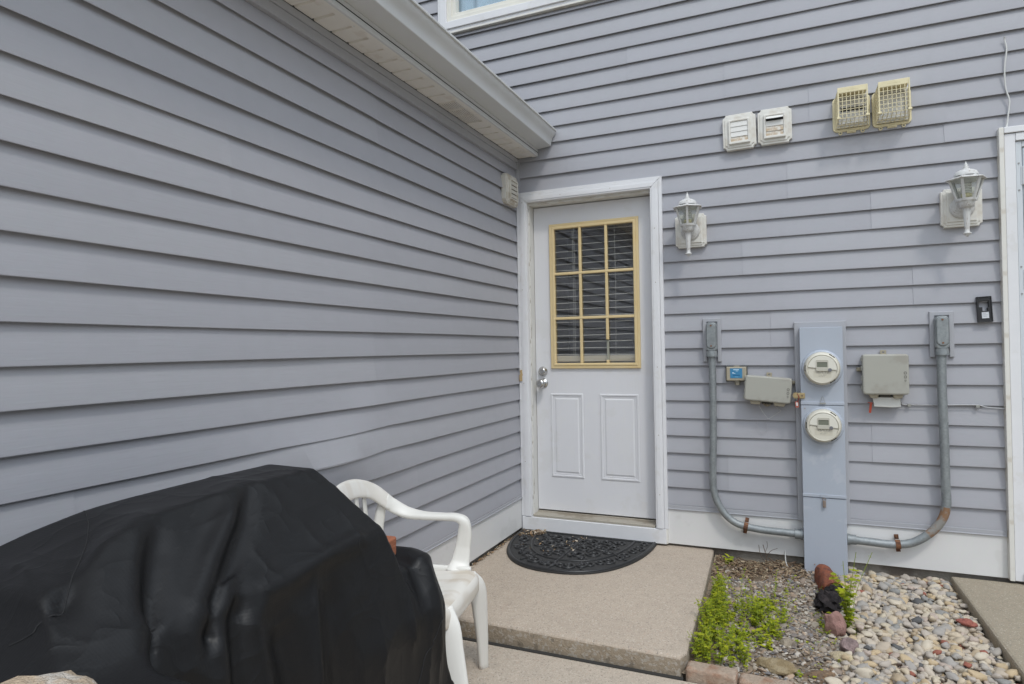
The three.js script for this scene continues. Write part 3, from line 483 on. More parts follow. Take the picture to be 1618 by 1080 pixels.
// conduits with their fittings
function conduit(label, path, bodyX, y0, plate, rustFrom) {
  const { o, p } = maker('conduit', label, 'conduit', [bodyX, yG(-.6), .045], 'galvanised conduits feeding the meter panel');
  const [px0, px1, py0, py1] = plate, w = .021;
  p('trim_frame', [ext([[px0, yG(py0)], [px0, yG(py1)], [px1, yG(py1)], [px1, yG(py0)], [px1 - w, yG(py0)], [px1 - w, yG(py1) - w], [px0 + w, yG(py1) - w], [px0 + w, yG(py0)]], -.012, .012, [], .003), B(px0 + .004, px1 - .004, yG(py0 + .05), yG(py1 - .004), -.012, .002)], trimGrey);
  const hx = .029, by1 = py1 - .024, by0 = by1 - .165;
  p('fitting_body', [ext(rrect(bodyX - hx, bodyX + hx, yG(by0), yG(by1), .02), -.01, .062, [], .006), cyl(.027, .03, .03, 24).translate(bodyX, yG(by0) - .012, .042), cyl(.031, .031, .012, 8).translate(bodyX, yG(by0) - .024, .042)], galvM);
  p('fitting_cover', [ext(rrect(bodyX - .0245, bodyX + .0245, yG(by0 + .018), yG(by1 - .006), .0235, 8), .0615, .068, [], .0025), ext(rrect(bodyX - .0265, bodyX + .0265, yG(by0 + .016), yG(by1 - .004), .026, 8), .061, .0635, [], .001)], galvM);
  p('gasket', ext(rrect(bodyX - .0278, bodyX + .0278, yG(by0 + .0145), yG(by1 - .0025), .0275, 8), .06, .0622, [], .0005), M([.10, .11, .11], .7)); p('screw', [disc(.0045, .067, .0705, bodyX, yG(by1 - .019), 12)], rustM); p('screw', [disc(.0045, .067, .0705, bodyX, yG(by0 + .031), 12)], rustM);
  const P = path.map(q => [q[0], yG(q[1]), q[2]]), cur = new THREE.CatmullRomCurve3(P.map(q => V(...q)), false, 'centripetal');
  if (rustFrom) {
    const c1 = [], c2 = []; for (let i = 0; i <= 80; i++) { const v = cur.getPoint(i / 80); (i / 80 <= rustFrom[0] ? c1 : i / 80 <= rustFrom[1] ? c2 : (c1.b = c1.b || [])).push(v.toArray()); }
    c2.unshift(c1[c1.length - 1]); c1.b.unshift(c2[c2.length - 1]);
    p('pipe', [tube(c1, .0205, 50, 18), tube(c1.b, .0205, 40, 18)], galvM); p('pipe_bend', tube(c2, .0206, 40, 18), rustPipeM, o, 'rusty pipe bend');
  } else p('pipe', tube(P, .0195, 120, 18), galvM);
  const e = P[P.length - 1], s = Math.sign(e[0] - P[P.length - 2][0]);
  p('coupling', [cyl(.0265, .0265, .03, 8).rotateZ(Math.PI / 2).translate(e[0] - s * .03, e[1], e[2]), cyl(.030, .030, .012, 8).rotateZ(Math.PI / 2).translate(e[0] - s * .010, e[1], e[2])], galvM);
  return { o, p, cur };
}
function strap(c, t, lab) {                                       // rusted pipe strap
  const v = c.cur.getPoint(t), T = c.cur.getTangent(t), q = new THREE.Quaternion().setFromUnitVectors(V(0, 0, 1), T);
  const mv = g => g.applyQuaternion(q).translate(v.x, v.y, v.z), N = V(-T.y, T.x, 0);
  const g = [mv(cyl(.0232, .0232, .022, 20).rotateX(Math.PI / 2))];
  for (const s of [-1, 1]) { g.push(new THREE.BoxGeometry(.02, .024, .004).rotateZ(Math.atan2(N.y, N.x) - Math.PI / 2).translate(v.x + N.x * s * .032, v.y + N.y * s * .032, .02)); g.push(disc(.0055, .0, .034, v.x + N.x * s * .033, v.y + N.y * s * .033, 8)); }
  c.p('strap', g, rustM, c.o, 'rusted pipe strap');
}
{
  const l = conduit('galvanised conduit bending from beside the entry door into the left of the meter panel', [[1.197, -.12, .042], [1.199, -.3, .043], [1.196, -.6, .044], [1.189, -.84, .045], [1.196, -.91, .045], [1.217, -.972, .045], [1.262, -1.037, .045], [1.325, -1.077, .045], [1.43, -1.094, .045], [1.53, -1.098, .045], [1.652, -1.1, .045]], 1.197, 0, [1.146, 1.246, -.172, .077]);
  strap(l, .735);
  const r = conduit('galvanised conduit with a rusty bend running from the right into the meter panel', [[2.297, -.12, .042], [2.294, -.3, .043], [2.298, -.55, .044], [2.299, -.80, .045], [2.300, -.89, .045], [2.280, -.965, .045], [2.228, -1.036, .045], [2.15, -1.092, .045], [2.066, -1.109, .045], [1.96, -1.107, .045], [1.855, -1.104, .045]], 2.299, 0, [2.253, 2.357, -.157, .073], [.42, .62]);
  strap(r, .775);
}
// the meter panel and its two meters
{
  const { o, p } = maker('meter_panel', 'tall pale blue-grey metal meter panel on the house wall between the two conduits', 'electrical panel', [1.755, yG(-1.29), .04]);
  const J = (x0, x1, y0, y1) => ext([[x0, yG(y0)], [x0, yG(y1)], [x1, yG(y1)], [x1, yG(y0)], [x1 - .0195, yG(y0)], [x1 - .0195, yG(y1 - .0325)], [x0 + .0265, yG(y1 - .0325)], [x0 + .0265, yG(y0)]], -.012, .03, [], .003);
  p('trim_frame', J(1.626, 1.876, -1.03, .040), trimGrey);
  const x0 = 1.651, x1 = 1.856, sec = [[-.400, .008], [-.885, -.404], [-1.30, -.889]];
  p('panel_body', B(x0 + .002, x1 - .002, yG(-1.32), yG(.006), -.01, .084), panelM);
  sec.forEach(([a, b], i) => p('panel_cover', [B(x0, x1, yG(a), yG(b), i === 2 ? .001 : 0, i === 1 ? .091 : .089, .003), B(x0 - .001, x1 + .001, yG(a), yG(a + (i < 2 ? .016 : .004)), .08, .0935, .002)], panelM));
  for (const [cy] of [[-.209], [-.508]]) p('socket_ring', [lathe([[.086, -.004], [.098, -.004], [.0975, .004], [.093, .009], [.088, .011], [.086, .011], [.086, -.004]], 48).rotateX(Math.PI / 2).translate(1.755, yG(cy), .0905)], panelM);
  p('seal', [B(1.745, 1.760, yG(-.935), yG(-.900), .095, .104, .003), new THREE.TorusGeometry(.0075, .0016, 6, 14).translate(1.7525, yG(-.893), .1)], M([.22, .17, .14], .6));
  p('seal_latch', [B(1.735, 1.765, yG(-.884), yG(-.868), .0925, .097, .001)], panelM); p('seal_wire', [tube([[1.745, yG(-.385), .1], [1.755, yG(-.355), .103], [1.765, yG(-.385), .1]], .0012, 12, 6), B(1.742, 1.77, yG(-.395), yG(-.388), .0935, .1, .001)], greyPl);
  for (const [sx, sy] of [[1.67, -.42], [1.70, -1.24]]) p('screw', disc(.003, .088, .0925, sx, yG(sy), 8), M([.3, .2, .15], .6));
}
function faceTex() {                                              // worn, unreadable small print
  const c = document.createElement('canvas'); c.width = 256; c.height = 128; const x = c.getContext('2d');
  x.fillStyle = '#c9c4b4'; x.fillRect(0, 0, 256, 128); x.fillStyle = '#47474a';
  for (let r = 0; r < 5; r++) { let a = 40 + r * 9; while (a < 216 - r * 12) { const w = 3 + 9 * hash(a, r, 5); if (hash(a, r, 9) > .3) x.fillRect(a, 14 + r * 20, w, r === 2 ? 4 : 6 + 3 * hash(a, r, 2)); a += w + 4; } }
  const t = new THREE.CanvasTexture(c); t.colorSpace = THREE.SRGBColorSpace; return t;
}
const printM = new THREE.MeshStandardMaterial({ map: faceTex(), roughness: .4 });
function meter(label, cx, cy) {
  const o = thing('electric_meter', label, 'electric meter', [cx, yG(cy), .09], 'round electric meters');
  part(o, 'housing', lathe([[0, .0], [.0855, 0], [.0865, .006], [.0865, .016], [.0835, .019], [.0815, .040], [.079, .047], [.073, .051], [.0705, .0505], [.0695, .044], [0, .044]], 56).rotateX(Math.PI / 2), creamM);
  part(o, 'face', ext([...Array(25)].map((_, i) => { const t = Math.PI * i / 24 - .12; return [.068 * Math.cos(t), .068 * Math.sin(t)]; }), .043, .052, [], .002), creamHi);
  part(o, 'lower_face', [ext([...Array(25)].map((_, i) => { const t = -Math.PI * i / 24 - .12; return [.0665 * Math.cos(t), .0665 * Math.sin(t) - .003]; }).reverse(), .043, .0465, [], .001)], creamM);
  const pm = new THREE.PlaneGeometry(.084, .034).translate(0, -.029, .0469); const pr = new THREE.Mesh(pm, printM); pr.name = 'print'; o.add(pr);
  part(o, 'display_bezel', ext(rrect(-.029, .029, -.012, .047, .006), .051, .0545, [rrect(-.024, .024, .008, .034, .002).reverse()], .001), M([.50, .48, .41], .4));
  part(o, 'display', B(-.024, .024, .008, .034, .051, .0522), M([.17, .18, .14], .25));
  part(o, 'plug', [disc(.009, .05, .056, .036, -.006, 16)], M([.16, .16, .17], .5));
  for (const a of [.95, -.95, 3.1]) part(o, 'slot', new THREE.BoxGeometry(.007, .030, .006).translate(.0795, 0, .044).rotateZ(a), darkM);
}
meter('round cream electric meter in the upper socket of the blue-grey panel', 1.755, -.209);
meter('round cream electric meter in the lower socket of the blue-grey panel', 1.755, -.508);
// utility boxes
function utilityBox(label, cx, cy, w, h, tilt, tabs) {
  const o = thing('utility_box', label, 'utility box', [cx, yG(cy), 0], 'grey-beige plastic utility boxes'); o.rotation.z = tilt; const a = w / 2, b = h / 2;
  part(o, 'box_back', B(-a + .004, a - .004, -b + .002, b - .004, -.005, .05, .005), boxTan);
  const hole = (y, r) => [...Array(12)].map((_, i) => [a - .016 + r * Math.cos(i / 12 * 6.283), y + r * Math.sin(i / 12 * 6.283)]).reverse();
  part(o, 'lid', [ext(rrect(-a, a, -b, b, .014), .04, .083, [], .008), B(-a + .002, a - .002, -b + .004, b - .004, .048, .062)], boxM);
  for (const y of [-.7, -.2, .3, .75]) part(o, 'hinge', B(-a - .005, -a + .004, y * b - .012, y * b + .012, .036, .06, .003), boxM);
  for (const [y, r] of [[.008, .0068], [-.012, .0064], [-.031, .004]]) part(o, 'lock', [lathe([[0, -.001], [r, -.001], [r, .0012], [r * .8, .0014], [r * .75, -.0006], [0, -.0006]], 16).rotateX(Math.PI / 2).translate(a - .017, y, .0832)], M([.07, .062, .05], .5));
  part(o, 'mount_lug', ext(rect(-.014, .014, b - .01, b + .02), -.002, .006, [[...Array(10)].map((_, i) => [.005 * Math.cos(i * .628), b + .009 + .005 * Math.sin(i * .628)]).reverse()], .001), boxTan);
  for (const [x, y] of tabs) part(o, 'mount_lug', [B(x - .012, x + .012, y - .010, y + .010, -.005, .012, .003), disc(.005, .01, .016, x, y, 10)], boxTan);
  for (const [x0, x1] of [[-a + .028, -.028], [.03, a - .022]]) part(o, 'cable_tab', ext([[x0, -b + .004], [x0 + .008, -b - .019], [x1 - .008, -b - .019], [x1, -b + .004]], .01, .066, [], .005), boxTan);
  part(o, 'cable_port', [B(-.026, .028, -b - .016, -b + .003, .012, .05, .003)], M([.06, .055, .045], .7));
  return o;
}
const boxL = utilityBox('grey-beige utility box hanging crooked at the left of the meter panel', 1.489, -.322, .237, .138, -.082, [[.124, .045]]);
part(boxL, 'cable_clamp', [disc(.007, .0, .05, .0, -.085, 12), tube([[-.02, -.08, .045], [0, -.092, .055], [.02, -.08, .045]], .004, 14, 8)], M([.22, .18, .12], .5));
utilityBox('grey-beige utility box hanging straight at the right of the meter panel', 2.047, -.241, .206, .206, .0, [[-.113, .024]]);
{
  const g = tube([[1.44, yG(-.415), .03], [1.462, yG(-.455), .03], [1.487, yG(-.489), .02], [1.525, yG(-.462), .02], [1.551, yG(-.443), .02], [1.523, yG(-.419), .035]], .0011, 60, 6, .1);
  const o = new THREE.Mesh(metric(g), M([.6, .6, .58], .5)); o.name = numbered('wire'); scene.add(o); tag(o, 'thin pale wire looping below the crooked utility box', 'wire');
  const g2 = tube([[1.43, yG(-.50), .006], [1.432, yG(-.545), .005], [1.455, yG(-.565), .006], [1.482, yG(-.54), .004], [1.474, yG(-.505), .006]], .0009, 60, 6, .5);
  const q = new THREE.Mesh(metric(g2), M([.42, .42, .45], .5)); q.name = numbered('wire'); scene.add(q); tag(q, 'grey loop of loose wire lying on the wall left of the lower meter', 'wire');
  const c = thing('cable', 'white cable stapled along the wall from the straight utility box to the storm door', 'cable', [2.33, yG(-.397), .006]);
  const mv = g => metric(g).translate(-2.33, -yG(-.397), -.006);
  part(c, 'cord', mv(tube([[2.112, yG(-.362), .03], [2.120, yG(-.384), .02], [2.14, yG(-.399), .009], [2.28, yG(-.398), .009], [2.33, yG(-.397), .009], [2.445, yG(-.395), .009], [2.484, yG(-.405), .009], [2.556, yG(-.411), .009]], .0028, 80, 8)), M([.42, .42, .43], .5));
  for (const x of [2.157, 2.447]) part(c, 'staple', mv(B(x - .008, x + .008, yG(-.409), yG(-.394), .002, .014, .002)), greyPl);
  const f = thing('cover_flap', 'white plastic flap hanging below the straight utility box', 'flap', [2.052, yG(-.37), .04]);
  part(f, 'flap', ext([[-.062, .01], [.062, .012], [.064, -.038], [.02, -.041], [-.055, -.038]], -.01, .006, [], .002), M([.60, .60, .57], .5));
  const t = thing('tag', 'small orange-red plastic tag hanging below the straight utility box', 'tag', [1.98, yG(-.39), .04]);
  part(t, 'strip', new THREE.BoxGeometry(.011, .05, .003).rotateZ(-.12).translate(.0, -.026, 0), M([.36, .055, .025], .6)); part(t, 'tie', tube([[-.012, 0, 0], [0, .003, .002], [.012, -.002, 0]], .002, 10, 6), M([.36, .055, .025], .6));
}
{
  const k = thing('panel_lock', 'brass barrel lock with red and white tag at the left edge of the meter panel', 'lock', [1.64, yG(-.352), .09]);
  const br = M([.46, .36, .2], .35, { metalness: .7 });
  part(k, 'bracket', ext(rrect(-.005, .032, -.016, .014, .004), .0, .008, [], .002), br); part(k, 'barrel', [disc(.016, -.03, .016, -.012, 0, 20), disc(.010, .015, .022, -.012, 0, 16)], br);
  part(k, 'rivet', disc(.004, .007, .011, .018, -.001, 10), M([.15, .1, .08], .6));
  part(k, 'tag', new THREE.BoxGeometry(.016, .032, .002).rotateZ(.1).translate(-.008, -.047, .016), M([.40, .10, .07], .5)); part(k, 'tag_print', new THREE.BoxGeometry(.009, .018, .002).rotateZ(.1).translate(-.008, -.045, .0172), M([.62, .6, .58], .5));
  part(k, 'seal_string', tube([[-.006, .01, .02], [.003, -.01, .022], [-.006, -.032, .018]], .0025, 12, 6), M([.22, .03, .02], .5));
}
{
  const o = thing('sensor_box', 'small tan box with a bright blue sticker between the left conduit and the crooked box', 'sensor', [1.325, yG(-.24), 0]);
  part(o, 'back_plate', B(-.058, .058, -.044, .044, -.006, .012, .003), M([.10, .10, .09], .6)); part(o, 'cover', B(-.053, .053, -.039, .039, .01, .038, .006), boxTan);
  part(o, 'knockout', [B(-.015, .017, .032, .046, .0, .02, .003), cyl(.016, .014, .024, 16).translate(.004, -.051, .014), cyl(.019, .019, .008, 6).translate(.004, -.041, .014)], M([.26, .24, .19], .6));
  const c = document.createElement('canvas'); c.width = 128; c.height = 108; const x = c.getContext('2d'); x.fillStyle = '#3a7fa8'; x.fillRect(0, 0, 128, 108); x.fillStyle = '#cfe6f2';
  x.fillRect(34, 10, 62, 8); x.fillRect(60, 26, 26, 5); x.fillStyle = '#e8f3f8'; x.beginPath(); x.arc(30, 50, 7, 0, 7); x.fill(); x.fillRect(38, 52, 18, 5); x.fillStyle = '#1a5d86'; x.fillRect(28, 72, 76, 12); x.fillStyle = '#8fc6e4'; x.fillRect(50, 94, 34, 4);
  const t = new THREE.CanvasTexture(c); t.colorSpace = THREE.SRGBColorSpace;
  part(o, 'sticker', new THREE.BoxGeometry(.064, .054, .001).translate(-.0, .004, .0388), M([.03, .25, .5], .45)); const m = new THREE.Mesh(new THREE.PlaneGeometry(.063, .053).translate(0, .004, .0397), new THREE.MeshStandardMaterial({ map: t, roughness: .45 })); m.name = 'sticker_print'; o.add(m);
}
{
  const o = thing('doorbell_mount', 'black plastic doorbell mounting plate with a white sticker beside the storm door', 'mounting plate', [2.484, yG(.076), 0]); o.rotation.z = .045;
  const r = (a, b, c, d) => rect(a, b, c, d).reverse();
  part(o, 'plate', [ext(rrect(-.0305, .0305, -.063, .063, .003), -.004, .014, [[[-.022, .040], [.018, .040], [.018, .008], [.012, .008], [.012, -.008], [-.008, -.008], [-.008, .012], [-.022, .012]].reverse()], .002)], blackPl);
  part(o, 'rim', ext(rrect(-.031, .031, -.0635, .0635, .003), .0, .018, [rrect(-.027, .027, -.0595, .0595, .002).reverse()], .001), blackPl);
  part(o, 'sticker', B(-.013, .016, -.044, -.014, .0135, .0148), M([.60, .62, .65], .5));
  part(o, 'sticker_print', [B(-.009, .004, -.021, -.0195, .0147, .0152), B(-.009, .011, -.028, -.0265, .0147, .0152), B(-.007, .009, -.035, -.0335, .0147, .0152)], M([.3, .3, .32], .5));
  for (const [x, y] of [[-.022, .056], [.022, .056], [-.022, -.056], [.022, -.056]]) part(o, 'screw', disc(.0025, .013, .0155, x, y, 8), M([.05, .05, .05], .4));
}
{
  const m = new THREE.Mesh(metric(tube([[2.592, yG(1.40), .012], [2.594, yG(1.385), .006], [2.600, yG(1.335), .008], [2.590, yG(1.244), .009], [2.593, yG(1.15), .008], [2.606, yG(1.086), .009], [2.600, yG(1.024), .01], [2.594, yG(.975), .012], [2.588, yG(.952), .02]], .0036, 90, 8)), M([.62, .62, .6], .5));
  m.name = numbered('cable'); scene.add(m); tag(m, 'white cable hanging down the upper wall to the storm door trim', 'cable');
  const c = thing('wood_chip', 'torn tan bit of wood stuck in the corner beside the entry door casing', 'wood chip', [.012, yG(-.25), .012]);
  part(c, 'splinter', ext([[-.01, -.038], [.010, -.036], [.008, -.01], [.013, .004], [.006, .036], [-.008, .033], [-.004, .012], [-.011, .0]], -.012, .012, [], .002), M([.46, .33, .17], .8));
}
{ // the vent at the end of the side wall
  const o = thing('side_vent', 'small dusty white louvred vent high on the side wall beside the corner', 'vent', [0, yG(.915), .145]); o.rotation.y = Math.PI / 2;
  const vd = M([], .55, { map: tex(256, .2, (u, v) => mixc([.64, .615, .56], [.48, .43, .35], sstep(.4, .7, fbm(u, v, 5, 5, 320)))) });
  part(o, 'mount_plate', [ext(notched(-.09, .09, -.093, .093, .014), -.01, .026, [], .004), ext(notched(-.08, .08, -.083, .083, .012), .024, .032, [], .003)], vd);
  part(o, 'louvre_frame', ext(rect(-.058, .058, -.066, .06), .028, .044, [rect(-.048, .048, -.056, .052).reverse()], .003), vd);
  part(o, 'duct', B(-.05, .05, -.058, .054, .027, .0325), M([.16, .13, .1], .9));
  for (let i = 0; i < 4; i++) part(o, 'louvre', new THREE.BoxGeometry(.094, .023, .002).translate(0, -.0115, 0).rotateX(-.22).translate(0, .050 - i * .0265, .036), vd);
}

// ---------------------------------------------------------------- doormat
{
  const o = thing('doormat', 'half-round black rubber doormat with raised scrolls in front of the entry door', 'doormat', [.432, .08, .018]);
  const rub = M([.027, .0265, .026], .62, { bumpMap: concBump, bumpScale: .0008 }), rub2 = M([.018, .018, .019], .38);
  const a = .43, b = .665, arc = (ra, rb, n = 60, t0 = 0, t1 = Math.PI) => [...Array(n + 1)].map((_, i) => { const t = t0 + (t1 - t0) * i / n; const c = Math.cos(t), q = Math.sin(t); return [ra * Math.sign(c) * Math.pow(Math.abs(c), .84), rb * Math.pow(Math.max(0, q), .94)]; });
  const flat = g => g.rotateX(Math.PI / 2);                       // (x, y) outlines lie down with y towards the camera
  part(o, 'mat_base', [flat(ext(arc(a, b), -.011, -.0005, [], .003))], rub);
  const tb = (pts, r, n, h = 1) => tube(pts.map(([x, z]) => [x, 0, z]), r, n, 7).scale(1, h, 1).translate(0, .0115, 0);
  part(o, 'rim', [tb(arc(a - .013, b - .014), .010, 110, .9), tb([[-a + .015, .012], [0, .012], [a - .015, .012]], .009, 40, .9)], rub2);
  part(o, 'rim', [tb(arc(a * .70, b * .72), .007, 90)], rub2);
  const sp = []; for (const t of [.62, 1.2, 1.62, 2.1, 2.6]) { const r0 = t === 1.62 ? .03 : .73, x = Math.cos(t), z = Math.sin(t); sp.push(tb([[a * r0 * x, b * r0 * z + .012], [a * .96 * x, b * .96 * z]], .006, 12)); }
  part(o, 'spoke', sp, rub2);
  const S = []; const curl = (cx, cz, r, d, ph, turns = 1.35) => { const P = []; for (let i = 0; i <= 26; i++) { const t = i / 26, q = r * (1 - .8 * t), w = ph + d * t * turns * 6.283; P.push([cx + q * Math.cos(w), cz + q * Math.sin(w)]); } S.push(tb(P, .0068 + .0015 * hash(cx * 100 | 0, cz * 100 | 0), 34, 1.15)); };
  for (let i = 0; i < 11; i++) { const t = .16 + (Math.PI - .32) * i / 10, ca = Math.cos(t), sa = Math.sin(t), dx = -.030 * sa, dz = .045 * ca; curl(a * .835 * ca + dx, b * .845 * sa + .008 + dz, .040, i % 2 ? 1 : -1, t + 1, 1.25); curl(a * .835 * ca - dx, b * .845 * sa + .008 - dz, .030, i % 2 ? -1 : 1, t + 4, 1.1); }
  for (const sg of [-1, 1]) for (const [cx, cz, r, d, ph, tn] of [[.07, .12, .055, 1, 3, 1.5], [.155, .10, .045, -1, 0, 1.4], [.235, .085, .035, 1, 2, 1.3], [.06, .25, .06, -1, 1, 1.6], [.15, .22, .055, 1, 4, 1.5], [.225, .18, .035, -1, 5, 1.3], [.055, .37, .05, 1, 2, 1.5], [.14, .325, .045, -1, 3, 1.4], [.205, .27, .03, 1, 0, 1.2], [.10, .42, .028, -1, 1, 1.1], [.03, .18, .025, 1, 1, 1.1], [.11, .17, .028, -1, 5, 1.1], [.19, .14, .024, 1, 3, 1.1]]) curl(sg * cx, cz, r, d * sg, sg > 0 ? ph : Math.PI - ph, tn);
  part(o, 'scroll', S, rub2);
}

// ---------------------------------------------------------------- planting bed
const bedH = (x, z) => .018 + .016 * n3(x * 7, 3, z * 7) + .022 * sstep(.35, 0, z) + .006 * n3(x * 30, 1, z * 30) - .010 * sstep(1.65, 1.85, x) + .0 * z;
{
  const g = new THREE.PlaneGeometry(1.20, 1.38, 120, 138).rotateX(-Math.PI / 2).translate(1.785, 0, .66), p = g.attributes.position;
  for (let i = 0; i < p.count; i++) p.setY(i, bedH(p.getX(i), p.getZ(i)));
  g.computeVertexNormals(); const m = struct('soil', [g, B(1.19, 2.4, -.05, -.03, -.03, 1.35)], soilM);
}
function stoneGeo(d, amt, s, fl = 1) { const g = mergeVertices(new THREE.IcosahedronGeometry(1, d).deleteAttribute('normal').deleteAttribute('uv')), p = g.attributes.position; for (let i = 0; i < p.count; i++) { const x = p.getX(i), y = p.getY(i), z = p.getZ(i), k = 1 + amt * n3(x * 1.3 + s * 7.1, y * 1.3 + s, z * 1.3 - s * 3.3) + amt * .35 * n3(x * 3.1 + s, y * 3.1, z * 3.1 + s); p.setXYZ(i, x * k, y * k * fl, z * k); } g.computeVertexNormals(); return g; }
const inBed = (x, z) => x > 1.23 && x < 2.312 + .02 * z && z > 0 && z < 1.32;
const pebEdge = z => 1.835 + .03 * Math.sin(z * 9) - .05 * sstep(.8, 1.2, z);
{
  const bed = new THREE.Group(); bed.name = 'pebble_bed'; bed.userData.kind = 'structure'; scene.add(bed);
  const pt = tex(256, .1, (u, v) => { const f = fbm(u, v, 5, 5, 401), g = fbm(u, v, 24, 3, 402); const k = .86 + .28 * f + .12 * (g - .5); return [k * .96, k * .96, k * .96]; });
  const cols = [[.53, .47, .38], [.50, .46, .41], [.47, .42, .36], [.56, .52, .45], [.44, .41, .385], [.40, .385, .37], [.50, .41, .28], [.35, .345, .345], [.27, .28, .29], [.46, .40, .37], [.10, .105, .115], [.30, .11, .08], [.52, .48, .40], [.42, .35, .26]];
  const q1 = c => [c[0] * .95, c[1] * .89, c[2] * .81];
  const mats = cols.map(c => { const m = new THREE.MeshStandardMaterial({ map: pt, roughness: .78, bumpMap: concBump, bumpScale: .0006 }); m.color.setRGB(...q1(c)); return m; });
  const wt = [12, 12, 10, 9, 10, 8, 5, 7, 5, 6, 2.2, 1.6, 8, 4], tot = wt.reduce((a, b) => a + b), pick = () => { let r = rnd() * tot; for (let i = 0; i < wt.length; i++) if ((r -= wt[i]) < 0) return i; return 0; };
  const shp = [...Array(9)].map((_, i) => stoneGeo(1, .55, i + 1)), L = [];
  for (const [lay, y0, sz] of [[0, .010, 1], [1, .028, 1], [2, .040, 1.1]]) {
    const st = lay === 2 ? .033 : .0255;
    for (let z = .012; z < 1.34; z += st) for (let x = 1.72; x < 2.36; x += st) {
      const px = x + rr(-.5, .5) * st * .9, pz = z + rr(-.5, .5) * st * .9; if (px < pebEdge(pz) + rr(-.07, .03) * (lay ? 1 : 1.4) || px > 2.306 + .02 * pz) continue; if (px > 1.64 && px < 1.862 && pz < .11) continue;
      if (lay === 2 && rnd() < .35) continue;
      const big = Math.pow(rnd(), 2), s = (.0098 + .0125 * big) * sz; L.push([px, y0 + .010 * sstep(.5, 0, pz) + rr(-.004, .006) + .006 * n3(px * 6, 9, pz * 6), pz, s * rr(.95, 1.55), s * rr(.6, .85), s * rr(.85, 1.15), rr(0, 6.28), rr(-.35, .35), rr(-.35, .35), pick(), Math.floor(rnd() * 9)]);
    }
  }
  // those that show largest: on top and nearest the camera
  const P = V(0, 0, 0); L.forEach(q => { q.score = (q[1] > .032 ? 1 : .35) * q[3] / P.set(q[0], q[1], q[2]).distanceTo(camera.position); }); L.sort((a, b) => b.score - a.score);
  const dm = new THREE.Object3D(), place = q => { dm.position.set(q[0], q[1], q[2]); dm.scale.set(q[3], q[4], q[5]); dm.rotation.set(q[7], q[6], q[8]); dm.updateMatrix(); return dm; };
  const sg = shp.map(g => { const m = g.clone(); const uv = new Float32Array(m.attributes.position.count * 2), p = m.attributes.position; for (let i = 0; i < p.count; i++) { uv[i * 2] = p.getX(i) * .025 + p.getY(i) * .012; uv[i * 2 + 1] = p.getZ(i) * .025 + p.getY(i) * .01; } m.setAttribute('uv', new THREE.BufferAttribute(uv, 2)); return m; });
  L.slice(0, 300).forEach((q, i) => { const m = new THREE.Mesh(sg[q[10]], mats[q[9]]); m.name = i ? 'pebble_' + String(i).padStart(3, '0') : 'pebble'; const d = place(q); m.position.copy(d.position); m.scale.copy(d.scale); m.rotation.copy(d.rotation); bed.add(m); });
  const rest = L.slice(300), white = new THREE.MeshStandardMaterial({ map: pt, roughness: .78, bumpMap: concBump, bumpScale: .0006 });
  for (let k = 0; k < 9; k++) { const R = rest.filter(q => q[10] === k), im = new THREE.InstancedMesh(sg[k], white, R.length); R.forEach((q, i) => { im.setMatrixAt(i, place(q).matrix); im.setColorAt(i, mats[q[9]].color); }); im.name = 'small_pebbles'; im.userData.kind = 'stuff'; bed.add(im); }
}
function scatter(name, label, cat, geos, mat, list) {              // list: [x, y, z, sx, sy, sz, ry, rx, rz, colour, shape]
  const o = new THREE.Group(); o.name = numbered(name); scene.add(o); tag(o, label, cat); o.userData.kind = 'stuff'; const d = new THREE.Object3D(), c = new THREE.Color();
  geos.forEach((g, k) => { const R = list.filter(q => q[10] === k); if (!R.length) return; const im = new THREE.InstancedMesh(g, mat, R.length); R.forEach((q, i) => { d.position.set(q[0], q[1], q[2]); d.scale.set(q[3], q[4], q[5]); d.rotation.set(q[7], q[6], q[8]); d.updateMatrix(); im.setMatrixAt(i, d.matrix); im.setColorAt(i, c.setRGB(...q[9])); }); im.name = name; im.userData.kind = 'stuff'; o.add(im); });
  return o;
}
const chipShapes = [...Array(5)].map((_, i) => stoneGeo(1, .42, i + 31, .7));
